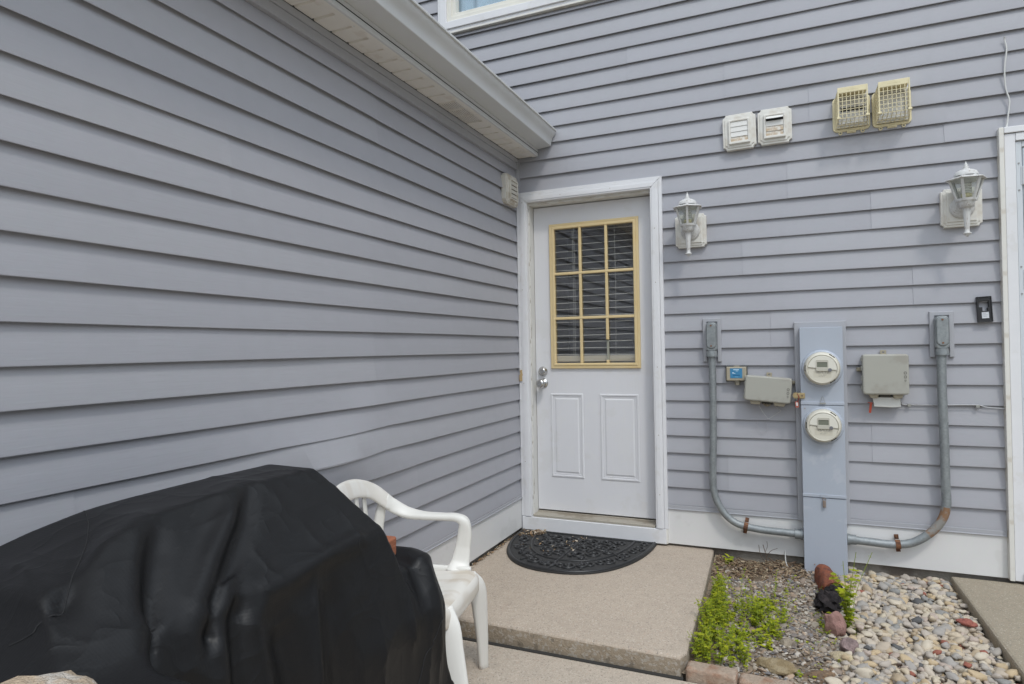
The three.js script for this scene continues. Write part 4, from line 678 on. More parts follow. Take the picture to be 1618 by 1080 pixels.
{
  const L = [], cols = [[.36, .31, .25], [.42, .38, .33], [.30, .25, .2], [.24, .19, .15], [.46, .41, .35], [.2, .17, .15], [.16, .15, .15], [.38, .28, .2]];
  for (let i = 0; i < 9500; i++) {
    const x = rr(1.2, 1.90), z = rr(.05, 1.32); if (!inBed(x, z) || x > pebEdge(z) + .03) continue; if (n3(x * 5, 7, z * 5) < -.28 - .3 * rnd()) continue; if (z > 1.05 && x > 1.42 && rnd() < .55) continue;
    const s = rr(.004, .0085) * (rnd() < .05 ? 1.9 : 1); L.push([x, bedH(x, z) + s * .35, z, s * rr(.9, 1.7), s * rr(.5, .9), s, rr(0, 6.28), rr(-.6, .6), rr(-.6, .6), ((c, k) => c.map(q => q * k))(cols[Math.floor(rnd() * 8)], rr(.7, 1.1)), i % 5]);
  }
  scatter('gravel', 'brownish fine gravel covering the bed between the stoop and the white pebbles', 'gravel', chipShapes, M([1, 1, 1], .9), L);
  // bark, dead stems and leaf bits along the wall
  const stick = new THREE.CylinderGeometry(1, .7, 1, 5).rotateZ(Math.PI / 2), flake = new THREE.BoxGeometry(1, .25, .6), K = [];
  for (let i = 0; i < 900; i++) {
    const z = .03 + .26 * Math.pow(rnd(), 1.3), x = rr(1.2, 1.66); if (x > 1.64 && z < .1) continue; const st = rnd() < .45, c = [[.16, .1, .06], [.22, .15, .09], [.1, .065, .045], [.30, .22, .14], [.34, .27, .18]][Math.floor(rnd() * 5)];
    const y = bedH(x, z) + rr(.004, .028) * sstep(.32, .05, z); K.push(st ? [x, y, z, rr(.02, .075), rr(.0012, .003), rr(.0012, .003), rr(0, 6.28), 0, rr(-.35, .35), c, 0] : [x, y, z, rr(.008, .03), rr(.006, .012), rr(.006, .016), rr(0, 6.28), rr(-.7, .7), rr(-.7, .7), c, 1]);
  }
  for (let i = 0; i < 260; i++) { const z = rr(.25, 1.3), x = rr(1.22, 1.80), q = rr(.5, 1); K.push([x, bedH(x, z) + .009, z, rr(.008, .022), rr(.004, .008), rr(.006, .012), rr(0, 6.28), rr(-.5, .5), rr(-.5, .5), [.24 * q, .16 * q, .10 * q], 1]); }
  for (let i = 0; i < 120; i++) { const z = rr(.3, 1.3), x = rr(1.24, 1.75); K.push([x, bedH(x, z) + .008, z, rr(.02, .06), rr(.001, .002), rr(.001, .002), rr(0, 6.28), 0, rr(-.25, .25), [.30, .23, .15], 0]); }
  scatter('mulch', 'brown bark chips and dead stems lying along the foot of the wall', 'mulch', [stick, flake], M([1, 1, 1], .95), K);
  const D = [];
  for (let i = 0; i < 420; i++) { const t = rnd(); let x, z; if (t < .62) { x = .012 + .16 * Math.pow(rnd(), 1.2); z = .03 + .15 * Math.pow(rnd(), 1.2) * (1 - x * 3); } else if (t < .9) { x = .002 + .028 * rnd() * rnd(); z = rr(.1, 1.3); } else { x = rr(.05, .45); z = rr(.05, .4); } if (z < .025) z = .03; D.push([x, .0825 + (x > .09 ? .012 : .004) + rr(0, .012) * (t < .62 ? 1 : .2), z, rr(.004, .02), rr(.001, .003), rr(.003, .009), rr(0, 6.28), rr(-.4, .4), rr(-.4, .4), [[.28, .18, .1], [.20, .12, .06], [.38, .29, .18], [.13, .09, .06], [.45, .38, .3]][i % 5], i % 2]); }
  scatter('leaf_litter', 'brown leaf bits swept into the corner beside the doormat and along the side wall', 'leaf litter', [stick, flake], M([1, 1, 1], .95), D);
}
// edging bricks
{
  const bm = M([], .9, { map: tex(512, .35, (u, v) => { const f = fbm(u, v, 6, 5, 410), g = fbm(u, v, 50, 3, 411); return mixc([.30, .185, .125], [.36, .28, .215], sstep(.35, .65, f)).map(q => q * (.8 + .4 * g)); }), bumpMap: concBump, bumpScale: .003 });
  const E = [[1.223, 1.408, 1.328, .048, -.02, 'tan-red edging brick butted against the stoop corner'], [1.412, 1.598, 1.338, .041, -.035, 'tan-red edging brick second from the stoop'], [1.602, 1.79, 1.345, .036, .01, 'tan-red edging brick third from the stoop']];
  for (const [a, b, z, y, r, lab] of E) {
    const o = new THREE.Mesh(metric(new RoundedBoxGeometry(b - a, .10, .075, 4, .016)), bm); o.name = numbered('edging_brick'); o.position.set((a + b) / 2, y - .05, z); o.rotation.y = r; scene.add(o); tag(o, lab, 'brick', 'edging bricks at the front of the bed');
  }
}
function rock(name, label, pos, sz, rot, col, o = {}) {
  const g = stoneGeo(o.d || 4, o.amt || .3, o.s || 3), p = g.attributes.position; if (o.rough) for (let i = 0; i < p.count; i++) { const x = p.getX(i), y = p.getY(i), z = p.getZ(i), k = 1 + o.rough * (Math.abs(n3(x * 5, y * 5, z * 5)) - .3) + o.rough * .6 * n3(x * 11, y * 11, z * 11); p.setXYZ(i, x * k, y * k, z * k); }
  g.scale(...sz); g.computeVertexNormals();
  const m = new THREE.MeshPhysicalMaterial({ roughness: .95, specularIntensity: col[0] < .05 ? .25 : .8, map: tex(256, .12, (u, v) => { const f = fbm(u, v, 4, 5, 420 + (o.s || 3)), h = fbm(u, v, 24, 3, 421); return mixc(col, o.c2 || col.map(q => q * .6), sstep(.4, .7, f)).map(q => q * (.8 + .4 * h)); }), bumpMap: concBump, bumpScale: .004 });
  const r = new THREE.Mesh(metric(toCreasedNormals(g, .5)), m); r.name = numbered(name); r.position.set(...pos); r.rotation.set(...rot); scene.add(r); return tag(r, label, name === 'brick_chunk' ? 'brick' : 'rock');
}
{
  const ol = []; for (let i = 0; i <= 14; i++) { const t = Math.PI * i / 14; ol.push([.046 * Math.cos(t), .040 + .042 * Math.sin(t)]); } ol.push([-.046, -.03], [.046, -.03]);
  const gs = []; for (let i = 0; i < 12; i++) gs.push(-.105 + i * .0191); const g = sweepProfile(ol.map(([x, y]) => [x, y]), -.105, .105, 14, (t, d, y) => { const e = 1 - .12 * sstep(.094, .105, Math.abs(t)); return [d * e, y * e + .03 * (1 - e), t]; }, 0); const q = toCreasedNormals(g.toNonIndexed(), .6), p = q.attributes.position; for (let i = 0; i < p.count; i++) { const x = p.getX(i), y = p.getY(i), z = p.getZ(i), k = .007 * n3(x * 45, y * 45, z * 45) + .010 * n3(x * 17 + 4, y * 17, z * 17); p.setXYZ(i, x * .92 + k, y * .88 + k * .8, z * .92 + k * 1.4); } q.computeVertexNormals();
  const m = M([], .95, { map: tex(512, .2, (u, v) => { const f = fbm(u, v, 6, 5, 430), h = fbm(u, v, 60, 2, 431); return mixc([.235, .075, .04], [.13, .05, .035], sstep(.4, .65, f)).map(c => c * (.75 + .5 * h)); }), bumpMap: concBump, bumpScale: .005 });
  const o = new THREE.Mesh(metric(q), m); o.name = 'brick_chunk'; o.position.set(1.752, .035, .235); o.rotation.set(.16, .16, 0); scene.add(o); tag(o, 'rounded red clay brick leaning against the foot of the meter panel', 'brick');
  rock('rock', 'rough black lava rock between the red brick and the pink rock', [1.752, .045, .50], [.062, .050, .092], [.1, .3, .1], [.030, .026, .027], { rough: .35, d: 5, s: 5, c2: [.055, .045, .045] });
  rock('rock', 'small black lava rock touching the red brick', [1.772, .05, .385], [.042, .040, .05], [.1, 1.3, .1], [.022, .02, .021], { rough: .35, d: 4, s: 8, c2: [.04, .035, .035] });
  rock('rock', 'upright pinkish rock with a pointed top at the edge of the pebbles', [1.757, .050, .765], [.040, .068, .036], [.35, .4, .12], [.36, .21, .18], { amt: .35, s: 11, d: 3, c2: [.30, .16, .14] });
  rock('rock', 'small speckled mauve rock in front of the upright pinkish rock', [1.80, .032, .935], [.036, .03, .034], [.2, .8, 0], [.30, .22, .21], { s: 14, d: 3 });
  rock('rock', 'flat tan stone lying among the weeds near the edging bricks', [1.53, .028, 1.185], [.078, .026, .045], [.12, -.15, .08], [.24, .18, .10], { s: 17, d: 4, rough: .08, c2: [.30, .24, .15] });
  rock('rock', 'crumbling brown stone half sunk in the soil near the front of the bed', [1.70, .016, 1.20], [.070, .022, .045], [.05, .2, .0], [.22, .14, .08], { s: 19, d: 4, rough: .15, c2: [.14, .10, .07] });
  rock('rock', 'cream oblong stone at the left edge of the pebbles', [1.765, .03, 1.035], [.048, .022, .026], [.1, -.5, .2], [.50, .42, .27], { s: 23, d: 3, amt: .2, c2: [.46, .38, .26] });
  rock('rock', 'small tan cobble on the gravel between the weeds', [1.57, .026, .985], [.03, .022, .03], [.1, .5, .1], [.30, .25, .19], { s: 27, d: 3 });
  rock('rock', 'red stone chip on the pebbles against the right slab', [2.262, .07, .60], [.038, .015, .022], [.3, .1, -.2], [.33, .115, .085], { s: 29, d: 3, amt: .4, c2: [.27, .09, .07] });
  rock('rock', 'flat grey stone in the gravel at the front edge of the pebbles', [1.83, .03, 1.235], [.06, .02, .04], [.1, .3, .1], [.36, .35, .34], { s: 33, d: 3, c2: [.30, .29, .28] });
}
// weeds
const leafMats = [[.36, .40, .012], [.29, .35, .012], [.42, .44, .02], [.22, .29, .015]].map(c => { const m = new THREE.MeshPhysicalMaterial({ color: new THREE.Color(...c), roughness: .8, specularIntensity: .3, transmission: .35, thickness: 0, side: THREE.DoubleSide }); return m; });
const stemM = M([.27, .33, .04], .9);
function leafAt(L, x, y, z, l, w, yaw, pitch, lobes = 1) {
  for (let k = 0; k < lobes; k++) {
    const q = new THREE.Euler(0, yaw + (k - (lobes - 1) / 2) * .9, pitch * (k === 1 || lobes === 1 ? 1 : .7), 'YXZ'), f = (a, b, c) => V(a * l, b * l, c * w).applyEuler(q).add(V(x, y, z)).toArray();
    const A = f(0, 0, 0), Bq = f(.35, .06, .5), C = f(.75, .05, .36), D = f(1, -.05, 0), E = f(.75, .05, -.36), F = f(.35, .06, -.5), Mq = f(.5, 0, 0);
    L.push(...A, ...Mq, ...Bq, ...Bq, ...Mq, ...C, ...C, ...Mq, ...D, ...D, ...Mq, ...E, ...E, ...Mq, ...F, ...F, ...Mq, ...A);
  }
}
function weed(label, spots, base) {                               // spots: [x, z, height, spread, leaf size, n leaves, lobes]
  const o = thing('weed', label, 'weed', base), Ls = [[], [], [], []], St = [];
  for (const [x, z, h, sp, ls, n, lob] of spots) {
    const bx = x - base[0], bz = z - base[2], by = bedH(x, z) - base[1], ang = rr(0, 6.28), ex = sp * Math.cos(ang), ez = sp * Math.sin(ang);
    St.push(tube([[bx, by - .01, bz], [bx + ex * .4, by + h * .55, bz + ez * .4], [bx + ex, by + h, bz + ez]], .0008 + h * .0010, 6, 4));
    for (let i = 0; i < n; i++) { const t = .15 + .85 * (i + rnd()) / n, k = t * t; leafAt(Ls[Math.floor(rnd() * 4)], bx + ex * k + rr(-.4, .4) * ls, by + h * t, bz + ez * k + rr(-.4, .4) * ls, ls * rr(.6, 1.2), ls * rr(.5, .85), rr(0, 6.28), rr(-.35, .6), lob); }
  }
  part(o, 'stem', St, stemM).userData.kind = 'stuff';
  Ls.forEach((a, i) => { if (!a.length) return; const g = new THREE.BufferGeometry(); g.setAttribute('position', new THREE.Float32BufferAttribute(a, 3)); g.computeVertexNormals(); const m = part(o, 'leaves', g, leafMats[i]); m.userData.kind = 'stuff'; });
  return o;
}
{
  const A = []; for (let i = 0; i < 310; i++) { const t = Math.pow(rnd(), .75), z = .34 + .94 * t, w = .045 + .125 * sstep(.25, .9, t), x = 1.236 + (z > 1.25 ? .01 : 0) + Math.abs(rr(-.3, 1)) * w * (t > .6 ? 1.15 : 1); if (z > 1.28) continue; A.push([x, z, rr(.02, .085) * (.55 + .6 * sstep(.3, .8, t)), rr(.01, .04), rr(.009, .016), 5 + Math.floor(rnd() * 5), rnd() < .6 ? 3 : 1]); }
  for (let i = 0; i < 34; i++) { const t = rnd(), z = .38 + .86 * t; A.push([1.245 + rnd() * (.03 + .10 * t), z, rr(.07, .14), rr(.02, .06), .011, 12, 3]); }
  weed('bright yellow-green weeds growing thickly along the edge of the stoop', A, [1.28, .03, .95]);
  const Bq = []; for (let i = 0; i < 190; i++) { const a = rr(0, 6.28), r = Math.pow(rnd(), .65), x = 1.45 + .125 * r * Math.cos(a), z = .78 + .29 * r * Math.sin(a); Bq.push([x, z, rr(.02, .08) * (1.2 - .6 * r), rr(.01, .045), rr(.009, .016), 4 + Math.floor(rnd() * 5), rnd() < .5 ? 3 : 1]); }
  for (let i = 0; i < 16; i++) Bq.push([1.45 + rr(-.1, .12), .75 + rr(-.3, .12), rr(.08, .17), rr(.02, .07), .010, 11, 3]);
  for (let i = 0; i < 8; i++) Bq.push([1.49 + rr(-.06, .06), .95 + rr(-.1, .14), .025, .015, rr(.028, .04), 2, 1]);
  weed('bushy green weed in the middle of the gravel bed', Bq, [1.45, .03, .8]);
  const C = [[1.266, .075, .055, .01, .04, 5, 1], [1.275, .07, .05, .012, .036, 5, 1], [1.258, .085, .035, .01, .034, 4, 1]]; weed('little bright weed sprouting at the wall beside the stoop', C, [1.268, .04, .075]);
  const D = []; for (let i = 0; i < 5; i++) D.push([1.812 + rr(-.012, .012), .725 + rr(-.012, .012), rr(.18, .30), rr(.02, .08), rr(.022, .034), 14, 3]);
  for (let i = 0; i < 5; i++) D.push([1.812 + rr(-.01, .02), .735 + rr(-.01, .02), rr(.03, .07), rr(.02, .05), rr(.045, .06), 2, 1]); for (let i = 0; i < 3; i++) D.push([1.81, .72, rr(.3, .37), rr(.05, .11), .008, 12, 1]);
  weed('tall thin weed with leafy stems beside the black rock at the pebble edge', D, [1.812, .03, .73]);
  const E = []; for (let i = 0; i < 46; i++) { const x = rr(1.56, 1.76), z = rr(.3, 1.24); E.push([x, z, rr(.008, .03), .01, rr(.008, .015), 4, 1]); } for (let i = 0; i < 14; i++) E.push([1.72 + rr(-.03, .03), .70 + rr(-.08, .1), rr(.015, .035), .01, .014, 5, 1]);
  weed('sparse tiny green sprouts dotted over the gravel before the pebbles', E, [1.66, .03, .8]);
  const F = []; for (let i = 0; i < 16; i++) F.push([1.735 + rr(-.02, .05), .31 + rr(-.04, .06), rr(.02, .05), .012, .014, 5, 1]); weed('small weed growing against the end of the red brick', F, [1.74, .03, .32]);
  const o = thing('dead_stem', 'dead grey-brown branching stem standing against the foundation', 'dead plant', [1.465, .04, .06]), br = M([.13, .09, .065], .9);
  part(o, 'twig', [tube([[0, 0, 0], [-.004, .06, .004], [-.018, .12, .008]], .002, 8, 5), tube([[-.003, .05, .003], [.02, .09, .01], [.055, .11, .015]], .0014, 8, 5), tube([[-.008, .08, .005], [.004, .11, 0], [.002, .14, .004]], .0012, 8, 5), tube([[0, .02, 0], [-.03, .06, .01], [-.04, .115, .0]], .0015, 8, 5)], br);
  const w = new THREE.Mesh(metric(tube([[1.557, yG(-1.20), -.02], [1.558, yG(-1.235), .03], [1.565, yG(-1.27), .055], [1.598, yG(-1.30), .09], [1.61, yG(-1.31), .12]], .003, 30, 7)), M([.52, .52, .5], .5)); w.name = numbered('cable'); scene.add(w); tag(w, 'pale cable coming from under the skirt board down into the mulch', 'cable');
}

// ---------------------------------------------------------------- plastic chair
{
  const o = thing('plastic_chair', 'white plastic armchair with dusty seat between the covered grill and the side wall', 'chair', [.302, 0, 1.862]); o.rotation.y = .17;
  const cm = M([], .42, { map: tex(512, .9, (u, v) => { const f = fbm(u, v, 5, 5, 501), s = fbm(u, v * .4, 12, 4, 502); return mixc([.74, .72, .68], [.56, .49, .40], sstep(.5, .72, f) * .35 + sstep(.55, .7, s) * .25); }) });
  const seatM = M([], .5, { map: tex(512, .5, (u, v) => { const f = fbm(u, v, 5, 5, 511), s = vn(u * 5, v * 22, 5, 22, 512); return mixc([.70, .67, .62], [.50, .42, .32], sstep(.42, .7, f) * .45 + sstep(.5, .8, s) * .3); }) });
  // seat: a shell that rolls down at the front and the sides
  const nu = 40, nv = 36, S = (u, v) => {
    const sx = -.20 + .50 * u, w = .195 + .022 * u; let x = sx, y = .392 + .020 * u, z = v * w;
    const fr = Math.max(0, sx - .205); if (fr > 0) { const R = .045, a = Math.min(fr / R, 1.35); x = .205 + R * Math.sin(a); y = y - R * (1 - Math.cos(a)) - Math.max(0, fr - 1.35 * R); }
    y -= .012 * (1 - v * v) * Math.sin(Math.PI * Math.min(1, u * 1.25)); const e = Math.max(0, Math.abs(v) - .86) / .14; y -= .030 * e * e; x -= .028 * Math.pow(Math.abs(v), 6) * sstep(.7, 1, u);
    return [x, y, z];
  };
  const gp = [], gi = []; for (const d of [0, -.006]) for (let i = 0; i <= nu; i++) for (let j = 0; j <= nv; j++) { const q = S(i / nu, j / nv * 2 - 1); gp.push(q[0] + (d ? -.004 * sstep(.8, 1, i / nu) : 0), q[1] + d, q[2] * (d ? .985 : 1)); }
  const id = (k, i, j) => k * (nu + 1) * (nv + 1) + i * (nv + 1) + j;
  for (let i = 0; i < nu; i++) for (let j = 0; j < nv; j++) { gi.push(id(0, i, j), id(0, i, j + 1), id(0, i + 1, j), id(0, i, j + 1), id(0, i + 1, j + 1), id(0, i + 1, j)); gi.push(id(1, i, j), id(1, i + 1, j), id(1, i, j + 1), id(1, i, j + 1), id(1, i + 1, j), id(1, i + 1, j + 1)); }
  const strip = (a, b, c, d) => gi.push(a, b, c, b, d, c);
  for (let i = 0; i < nu; i++) { strip(id(0, i, 0), id(0, i + 1, 0), id(1, i, 0), id(1, i + 1, 0)); strip(id(0, i + 1, nv), id(0, i, nv), id(1, i + 1, nv), id(1, i, nv)); }
  for (let j = 0; j < nv; j++) { strip(id(0, nu, j), id(0, nu, j + 1), id(1, nu, j), id(1, nu, j + 1)); strip(id(0, 0, j + 1), id(0, 0, j), id(1, 0, j + 1), id(1, 0, j)); }
  const sg = new THREE.BufferGeometry(); sg.setAttribute('position', new THREE.Float32BufferAttribute(gp, 3)); sg.setIndex(gi); sg.computeVertexNormals();
  part(o, 'seat', [sg], seatM, 'dusty seat');
  // backrest: one band over the top that runs down into the arms
  part(o, 'backrest', [sweepBar([[-.135, .640, -.214, .028, .012], [-.180, .700, -.155, .033, .011], [-.202, .728, -.08, .036, .010], [-.208, .735, 0, .037, .010], [-.202, .728, .08, .036, .010], [-.180, .700, .155, .033, .011], [-.135, .640, .214, .028, .012]], [-.32, 1, 0], 60, 16),
    sweepBar([[-.185, .44, -.185, .02, .010], [-.18, .43, 0, .02, .010], [-.185, .44, .185, .02, .010]], [-.2, 1, 0], 20, 12)], cm);
  for (let i = 0; i < 5; i++) { const z = (i - 2) * .062; part(o, 'slat', sweepBar([[-.206 + Math.abs(i - 2) * .004, .715 - Math.abs(i - 2) * .012, z * .9, .014, .005], [-.196, .60, z * 1.02, .015, .005], [-.182, .43, z * 1.1, .016, .005]], [0, 0, 1], 16, 10), cm); }
  for (const s of [-1, 1]) {
    part(o, 'arm', sweepBar([[-.150, .660, .196 * s, .0295, .0115, [-.32, 1, 0]], [-.125, .633, .219 * s, .0275, .012, [-.30, 1, .15 * s]], [-.075, .604, .236 * s, .026, .0135, [-.1, .7, .9 * s]], [-.01, .593, .243 * s, .026, .014, [.1, .1, s]], [.08, .591, .247 * s, .026, .014], [.135, .590, .246 * s, .026, .015], [.163, .576, .243 * s, .025, .021], [.167, .535, .240 * s, .017, .028], [.160, .48, .236 * s, .011, .030], [.152, .425, .226 * s, .012, .036], [.146, .385, .205 * s, .022, .050]], [.15 * s, 0, s], 80, 16), cm);
    part(o, 'leg', sweepBar([...(s < 0 ? [[.205, .375, -.160, .045, .015], [.226, .335, -.194, .042, .014], [.230, .20, -.232, .031, .013], [.226, .0, -.272, .021, .011]] : [[.205, .385, .150, .046, .009], [.234, .335, .163, .045, .011], [.252, .27, .175, .041, .014], [.285, .14, .197, .034, .014], [.312, .0, .215, .025, .012]])], s > 0 ? [1, 0, -.25] : [.55, 0, -.9], 26, 14), cm);
    part(o, 'leg', sweepBar([[-.163, .66, .200 * s, .018, .012], [-.196, .42, .195 * s, .028, .014], [-.195, .2, .215 * s, .026, .014], [-.215, .0, .24 * s, .020, .012]], [.7, 0, .7 * s], 26, 14), cm);
    part(o, 'seat_rail', sweepBar([[-.19, .40, .192 * s, .012, .02], [0, .395, .205 * s, .012, .02], [.2, .395, .205 * s, .012, .02]], [0, 0, 1], 14, 10), cm);
  }
}

// ---------------------------------------------------------------- covered grill
{
  const smx = (a, b, k) => { const h = Math.max(k - Math.abs(a - b), 0) / k; return Math.max(a, b) + h * h * k * .25; }, smn = (a, b, k) => -smx(-a, -b, k);
  const pl = (nx, ny, nz, x, y, z) => { const l = Math.hypot(nx, ny, nz); return [nx / l, ny / l, nz / l, (nx * x + ny * y + nz * z) / l]; };
  const prof = P => P.slice(1).map((b, i) => { const a = P[i]; return pl(-(b[1] - a[1]), b[0] - a[0], 0, a[0], a[1], 0); });
  const hood = [...prof([[.20, 0], [.215, .90], [.27, .942], [.43, .938], [.61, .775], [.67, .55], [.71, 0]]), pl(0, .13, -.38, 0, .93, 2.45), pl(0, .25, .015, 0, .944, 2.70), pl(0, .19, .058, 0, .932, 2.95), pl(0, .14, .38, 0, .88, 3.18)];
  const shR = [...prof([[.22, 0], [.24, .655], [.625, .655], [.69, .52], [.70, 0]]), pl(0, .02, -1, 0, .655, 2.17), pl(0, 0, 1, 0, 0, 2.6)];
  const shL = [...prof([[.22, 0], [.24, .775], [.82, .775], [.86, .6], [.87, 0]]), pl(0, .02, -1, 0, .775, 3.13), pl(0, 0, 1, 0, 0, 3.5)];
  const cv = (L, x, y, z, k) => { let d = -9; for (const p of L) { const v = p[0] * x + p[1] * y + p[2] * z - p[3]; d = d < -8 ? v : smx(d, v, k); } return d; };
  const base = (x, y, z) => smn(smn(cv(hood, x, y, z, .009), cv(shR, x, y, z, .014), .012), cv(shL, x, y, z, .03), .12);
  const R = [   // fold ridges (+) and hollows (-): height, half width, points
    [.024, .020, [[.386, .931, 2.682], [.484, .888, 2.789], [.544, .835, 2.892], [.591, .787, 2.972], [.615, .747, 3.008], [.630, .70, 3.016], [.640, .655, 2.99]]],
    [-.016, .022, [[.43, .925, 2.69], [.505, .87, 2.765], [.565, .815, 2.865], [.60, .775, 2.94], [.62, .73, 2.965]]],
    [.022, .017, [[.575, .805, 2.862], [.592, .79, 2.905], [.612, .753, 2.945], [.632, .70, 2.958], [.65, .62, 2.965]]],
    [-.014, .02, [[.60, .775, 2.88], [.622, .73, 2.905], [.645, .64, 2.92], [.66, .56, 2.92]]],
    [.016, .022, [[.626, .715, 2.862], [.612, .758, 2.82], [.612, .760, 2.75], [.608, .772, 2.66], [.605, .778, 2.57], [.60, .78, 2.5]]],
    [.012, .02, [[.615, .745, 2.868], [.64, .65, 2.86], [.665, .52, 2.855]]],
    [-.018, .03, [[.635, .69, 2.80], [.65, .61, 2.79], [.67, .5, 2.78]]],
    [.010, .014, [[.612, .76, 2.675], [.642, .648, 2.70], [.664, .537, 2.72], [.68, .4, 2.73]]],
    [-.014, .03, [[.62, .72, 2.63], [.65, .6, 2.64], [.67, .45, 2.64]]],
    [.014, .030, [[.40, .915, 2.945], [.471, .892, 3.003], [.534, .843, 3.06], [.587, .792, 3.11], [.625, .735, 3.15]]],
    [-.012, .024, [[.46, .90, 2.945], [.52, .858, 3.00], [.575, .80, 3.06], [.625, .735, 3.11]]],
    [.012, .025, [[.43, .91, 3.02], [.51, .862, 3.09], [.58, .80, 3.155]]],
    [-.005, .018, [[.34, .905, 3.0], [.446, .894, 3.085], [.514, .856, 3.151], [.535, .826, 3.174], [.532, .795, 3.188]]],
    [.008, .02, [[.30, .89, 3.14], [.382, .885, 3.145], [.447, .862, 3.165], [.487, .852, 3.171]]],
    [-.003, .03, [[.36, .82, 3.19], [.45, .81, 3.185], [.52, .83, 3.17]]],
    [.016, .02, [[.46, .66, 2.20], [.56, .655, 2.21], [.64, .62, 2.23], [.69, .5, 2.25], [.705, .3, 2.26]]],
    [-.018, .022, [[.52, .66, 2.26], [.62, .645, 2.28], [.70, .54, 2.30], [.725, .35, 2.31]]],
    [.012, .02, [[.66, .60, 2.36], [.70, .45, 2.38], [.71, .25, 2.39]]],
    [-.010, .02, [[.60, .66, 2.17], [.66, .56, 2.165], [.70, .4, 2.16]]]];
  for (const r of R) r[2] = r[2].map(([x, y, z]) => [x + .002, y + .008 * sstep(.76, .9, y), z]);
  const seg = (x, y, z, a, b) => { const dx = b[0] - a[0], dy = b[1] - a[1], dz = b[2] - a[2], t = Math.max(0, Math.min(1, ((x - a[0]) * dx + (y - a[1]) * dy + (z - a[2]) * dz) / (dx * dx + dy * dy + dz * dz))); return [(x - a[0] - t * dx) ** 2 + (y - a[1] - t * dy) ** 2 + (z - a[2] - t * dz) ** 2, t]; };
  const fold = (x, y, z) => {
    let f = 0;
    for (const [A, w, P] of R) { let m = 1e9, tt = 0; for (let i = 0; i + 1 < P.length; i++) { const [q, t] = seg(x, y, z, P[i], P[i + 1]); if (q < m) { m = q; tt = (i + t) / (P.length - 1); } } if (m < w * w * 12) f += A * (A > 0 ? 1.75 * Math.exp(-Math.sqrt(m + 1e-5) / (w * .8)) : 1.3 * Math.exp(-m / (w * w))) * Math.min(1, .25 + tt * 3.5); }
    const hang = sstep(.74, .35, y); const pw = q => { const t = Math.abs(((q % 1) + 1) % 1 - .5) * 2; return Math.pow(t, 2.2); };
    f += hang * (.024 * pw(z * 5.1 + .55 * n3(x * 3, y * 1.5, z * 3)) + .014 * pw(x * 7 + z * 1.7 + y * .4 + .4 * n3(x * 4, y * 2, z * 4)) - .026) + .0014 * n3(x * 9, y * 7, z * 9) + .0022 * Math.pow(1 - Math.abs(n3(x * 7 + 5, y * 5, z * 7)), 6) - .006 * sstep(.93, .80, y) * sstep(2.44, 2.5, z) * (1 + Math.sin(z * 9 + x * 5)) * .5;
    return f;
  };
  const sdf = (x, y, z) => { const d = base(x, y, z); return Math.abs(d) < .07 ? d - fold(x, y, z) : d; };
  const N = 164, C = [.53, .49, 2.80], E = [.44, .53, .76], mc = new MarchingCubes(N, new THREE.MeshBasicMaterial(), false, false, 600000);
  for (let k = 0; k < N; k++) for (let j = 0; j < N; j++) for (let i = 0; i < N; i++) mc.field[i + j * N + k * N * N] = -sdf(C[0] + E[0] * (i - N / 2) / (N / 2), C[1] + E[1] * (j - N / 2) / (N / 2), C[2] + E[2] * (k - N / 2) / (N / 2));
  mc.isolation = 0; mc.update();
  let g = new THREE.BufferGeometry(); g.setAttribute('position', new THREE.BufferAttribute(mc.positionArray.slice(0, mc.count * 3), 3)); g.scale(...E).translate(...C); g = mergeVertices(g, 1e-5); 
  const p = g.attributes.position, nm = new Float32Array(p.count * 3), e = .002;
  for (let i = 0; i < p.count; i++) { const x = p.getX(i), y = p.getY(i), z = p.getZ(i), v = V(sdf(x + e, y, z) - sdf(x - e, y, z), sdf(x, y + e, z) - sdf(x, y - e, z), sdf(x, y, z + e) - sdf(x, y, z - e)).normalize(); nm.set(v.toArray(), i * 3); if (y < .004) p.setY(i, .004); }
  g.setAttribute('normal', new THREE.BufferAttribute(nm, 3));
  // make sure faces wind outwards
  { const ix = g.index.array, a = V(...[0, 1, 2].map(q => p.array[ix[0] * 3 + q])), b = V(...[0, 1, 2].map(q => p.array[ix[1] * 3 + q])), c = V(...[0, 1, 2].map(q => p.array[ix[2] * 3 + q])), n = V(nm[ix[0] * 3], nm[ix[0] * 3 + 1], nm[ix[0] * 3 + 2]); if (b.sub(a).cross(c.sub(a)).dot(n) < 0) for (let i = 0; i < ix.length; i += 3) { const t = ix[i]; ix[i] = ix[i + 1]; ix[i + 1] = t; } }
  const o = thing('grill_cover', 'black fabric cover draped over a barbecue grill in the left foreground', 'grill cover', [.47, 0, 2.8]);
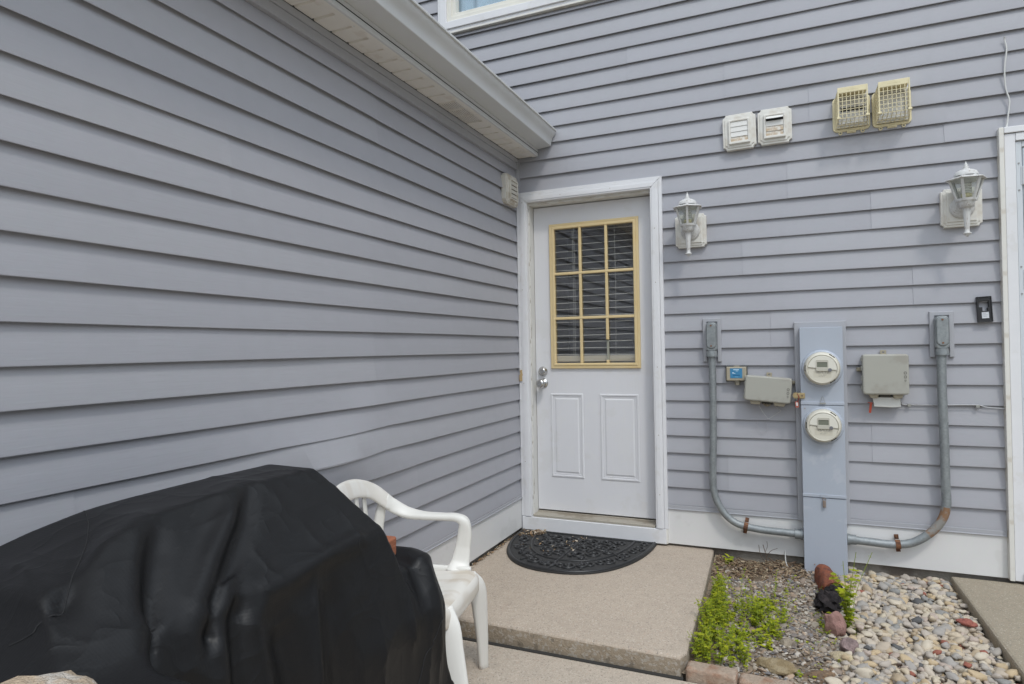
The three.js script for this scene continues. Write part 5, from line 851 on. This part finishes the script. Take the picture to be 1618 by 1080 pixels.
  const fm = new THREE.MeshPhysicalMaterial({ color: new THREE.Color(.0065, .0065, .0072), roughness: .46, specularIntensity: .62, bumpMap: tex(1024, .55, (u, v) => .55 * Math.pow(1 - Math.abs(fbm(u, v, 3, 3, 601) * 2 - 1), 9) + .35 * Math.pow(1 - Math.abs(fbm(u, v, 5, 3, 605) * 2 - 1), 12) + .12 * fbm(u, v, 30, 3, 607) + .25 * (Math.sin(u * 6.283 * 90) * .05 + .05) + .25 * (Math.sin(v * 6.283 * 90) * .05 + .05), false), bumpScale: .0022 });
  part(o, 'fabric', metric(g).translate(-.47, 0, -2.8), fm);
  const proj = q => { let [x, y, z] = q; for (let i = 0; i < 12; i++) { const d = sdf(x, y, z), v = V(sdf(x + e, y, z) - sdf(x - e, y, z), sdf(x, y + e, z) - sdf(x, y - e, z), sdf(x, y, z + e) - sdf(x, y, z - e)).normalize(); x -= v.x * d * .7; y -= v.y * d * .7; z -= v.z * d * .7; } return [x - .47, y, z - 2.8]; };
  const dense = P => { const c = new THREE.CatmullRomCurve3(P.map(q => V(...q))); return [...Array(41)].map((_, i) => proj(c.getPoint(i / 40).toArray())); };
  const seamM = M([.008, .008, .009], .8);
  part(o, 'seam', tube(dense([[.25, .915, 2.95], [.34, .905, 3.0], [.446, .894, 3.085], [.514, .856, 3.151], [.535, .826, 3.174], [.532, .805, 3.188], [.504, .772, 3.2]]), .0018, 120, 6), seamM);
  part(o, 'seam', tube(dense([[.70, .36, 2.36], [.708, .42, 2.32], [.715, .49, 2.25], [.70, .53, 2.20]]), .0016, 60, 6), seamM);
  // weights on its two shelves
  const bk = new THREE.Mesh(metric(new RoundedBoxGeometry(.20, .055, .09, 3, .006)), M([], .95, { map: tex(256, .2, (u, v) => mixc([.40, .15, .075], [.32, .11, .06], fbm(u, v, 6, 5, 620))), bumpMap: concBump, bumpScale: .004 }));
  bk.name = 'brick'; bk.position.set(.452, .684, 2.30); bk.rotation.set(0, .12, -.02); scene.add(bk); tag(bk, 'orange-red brick weighing down the right shelf of the grill cover', 'brick');
  rock('stone', 'rough tan fieldstone at the bottom left corner, in front of the grill cover', [.755, .812, 3.35], [.080, .050, .07], [.05, .5, .08], [.40, .31, .22], { d: 5, s: 41, amt: .25, rough: .12, c2: [.46, .42, .37] });
}
shadows(scene);
renderer.render(scene, camera);
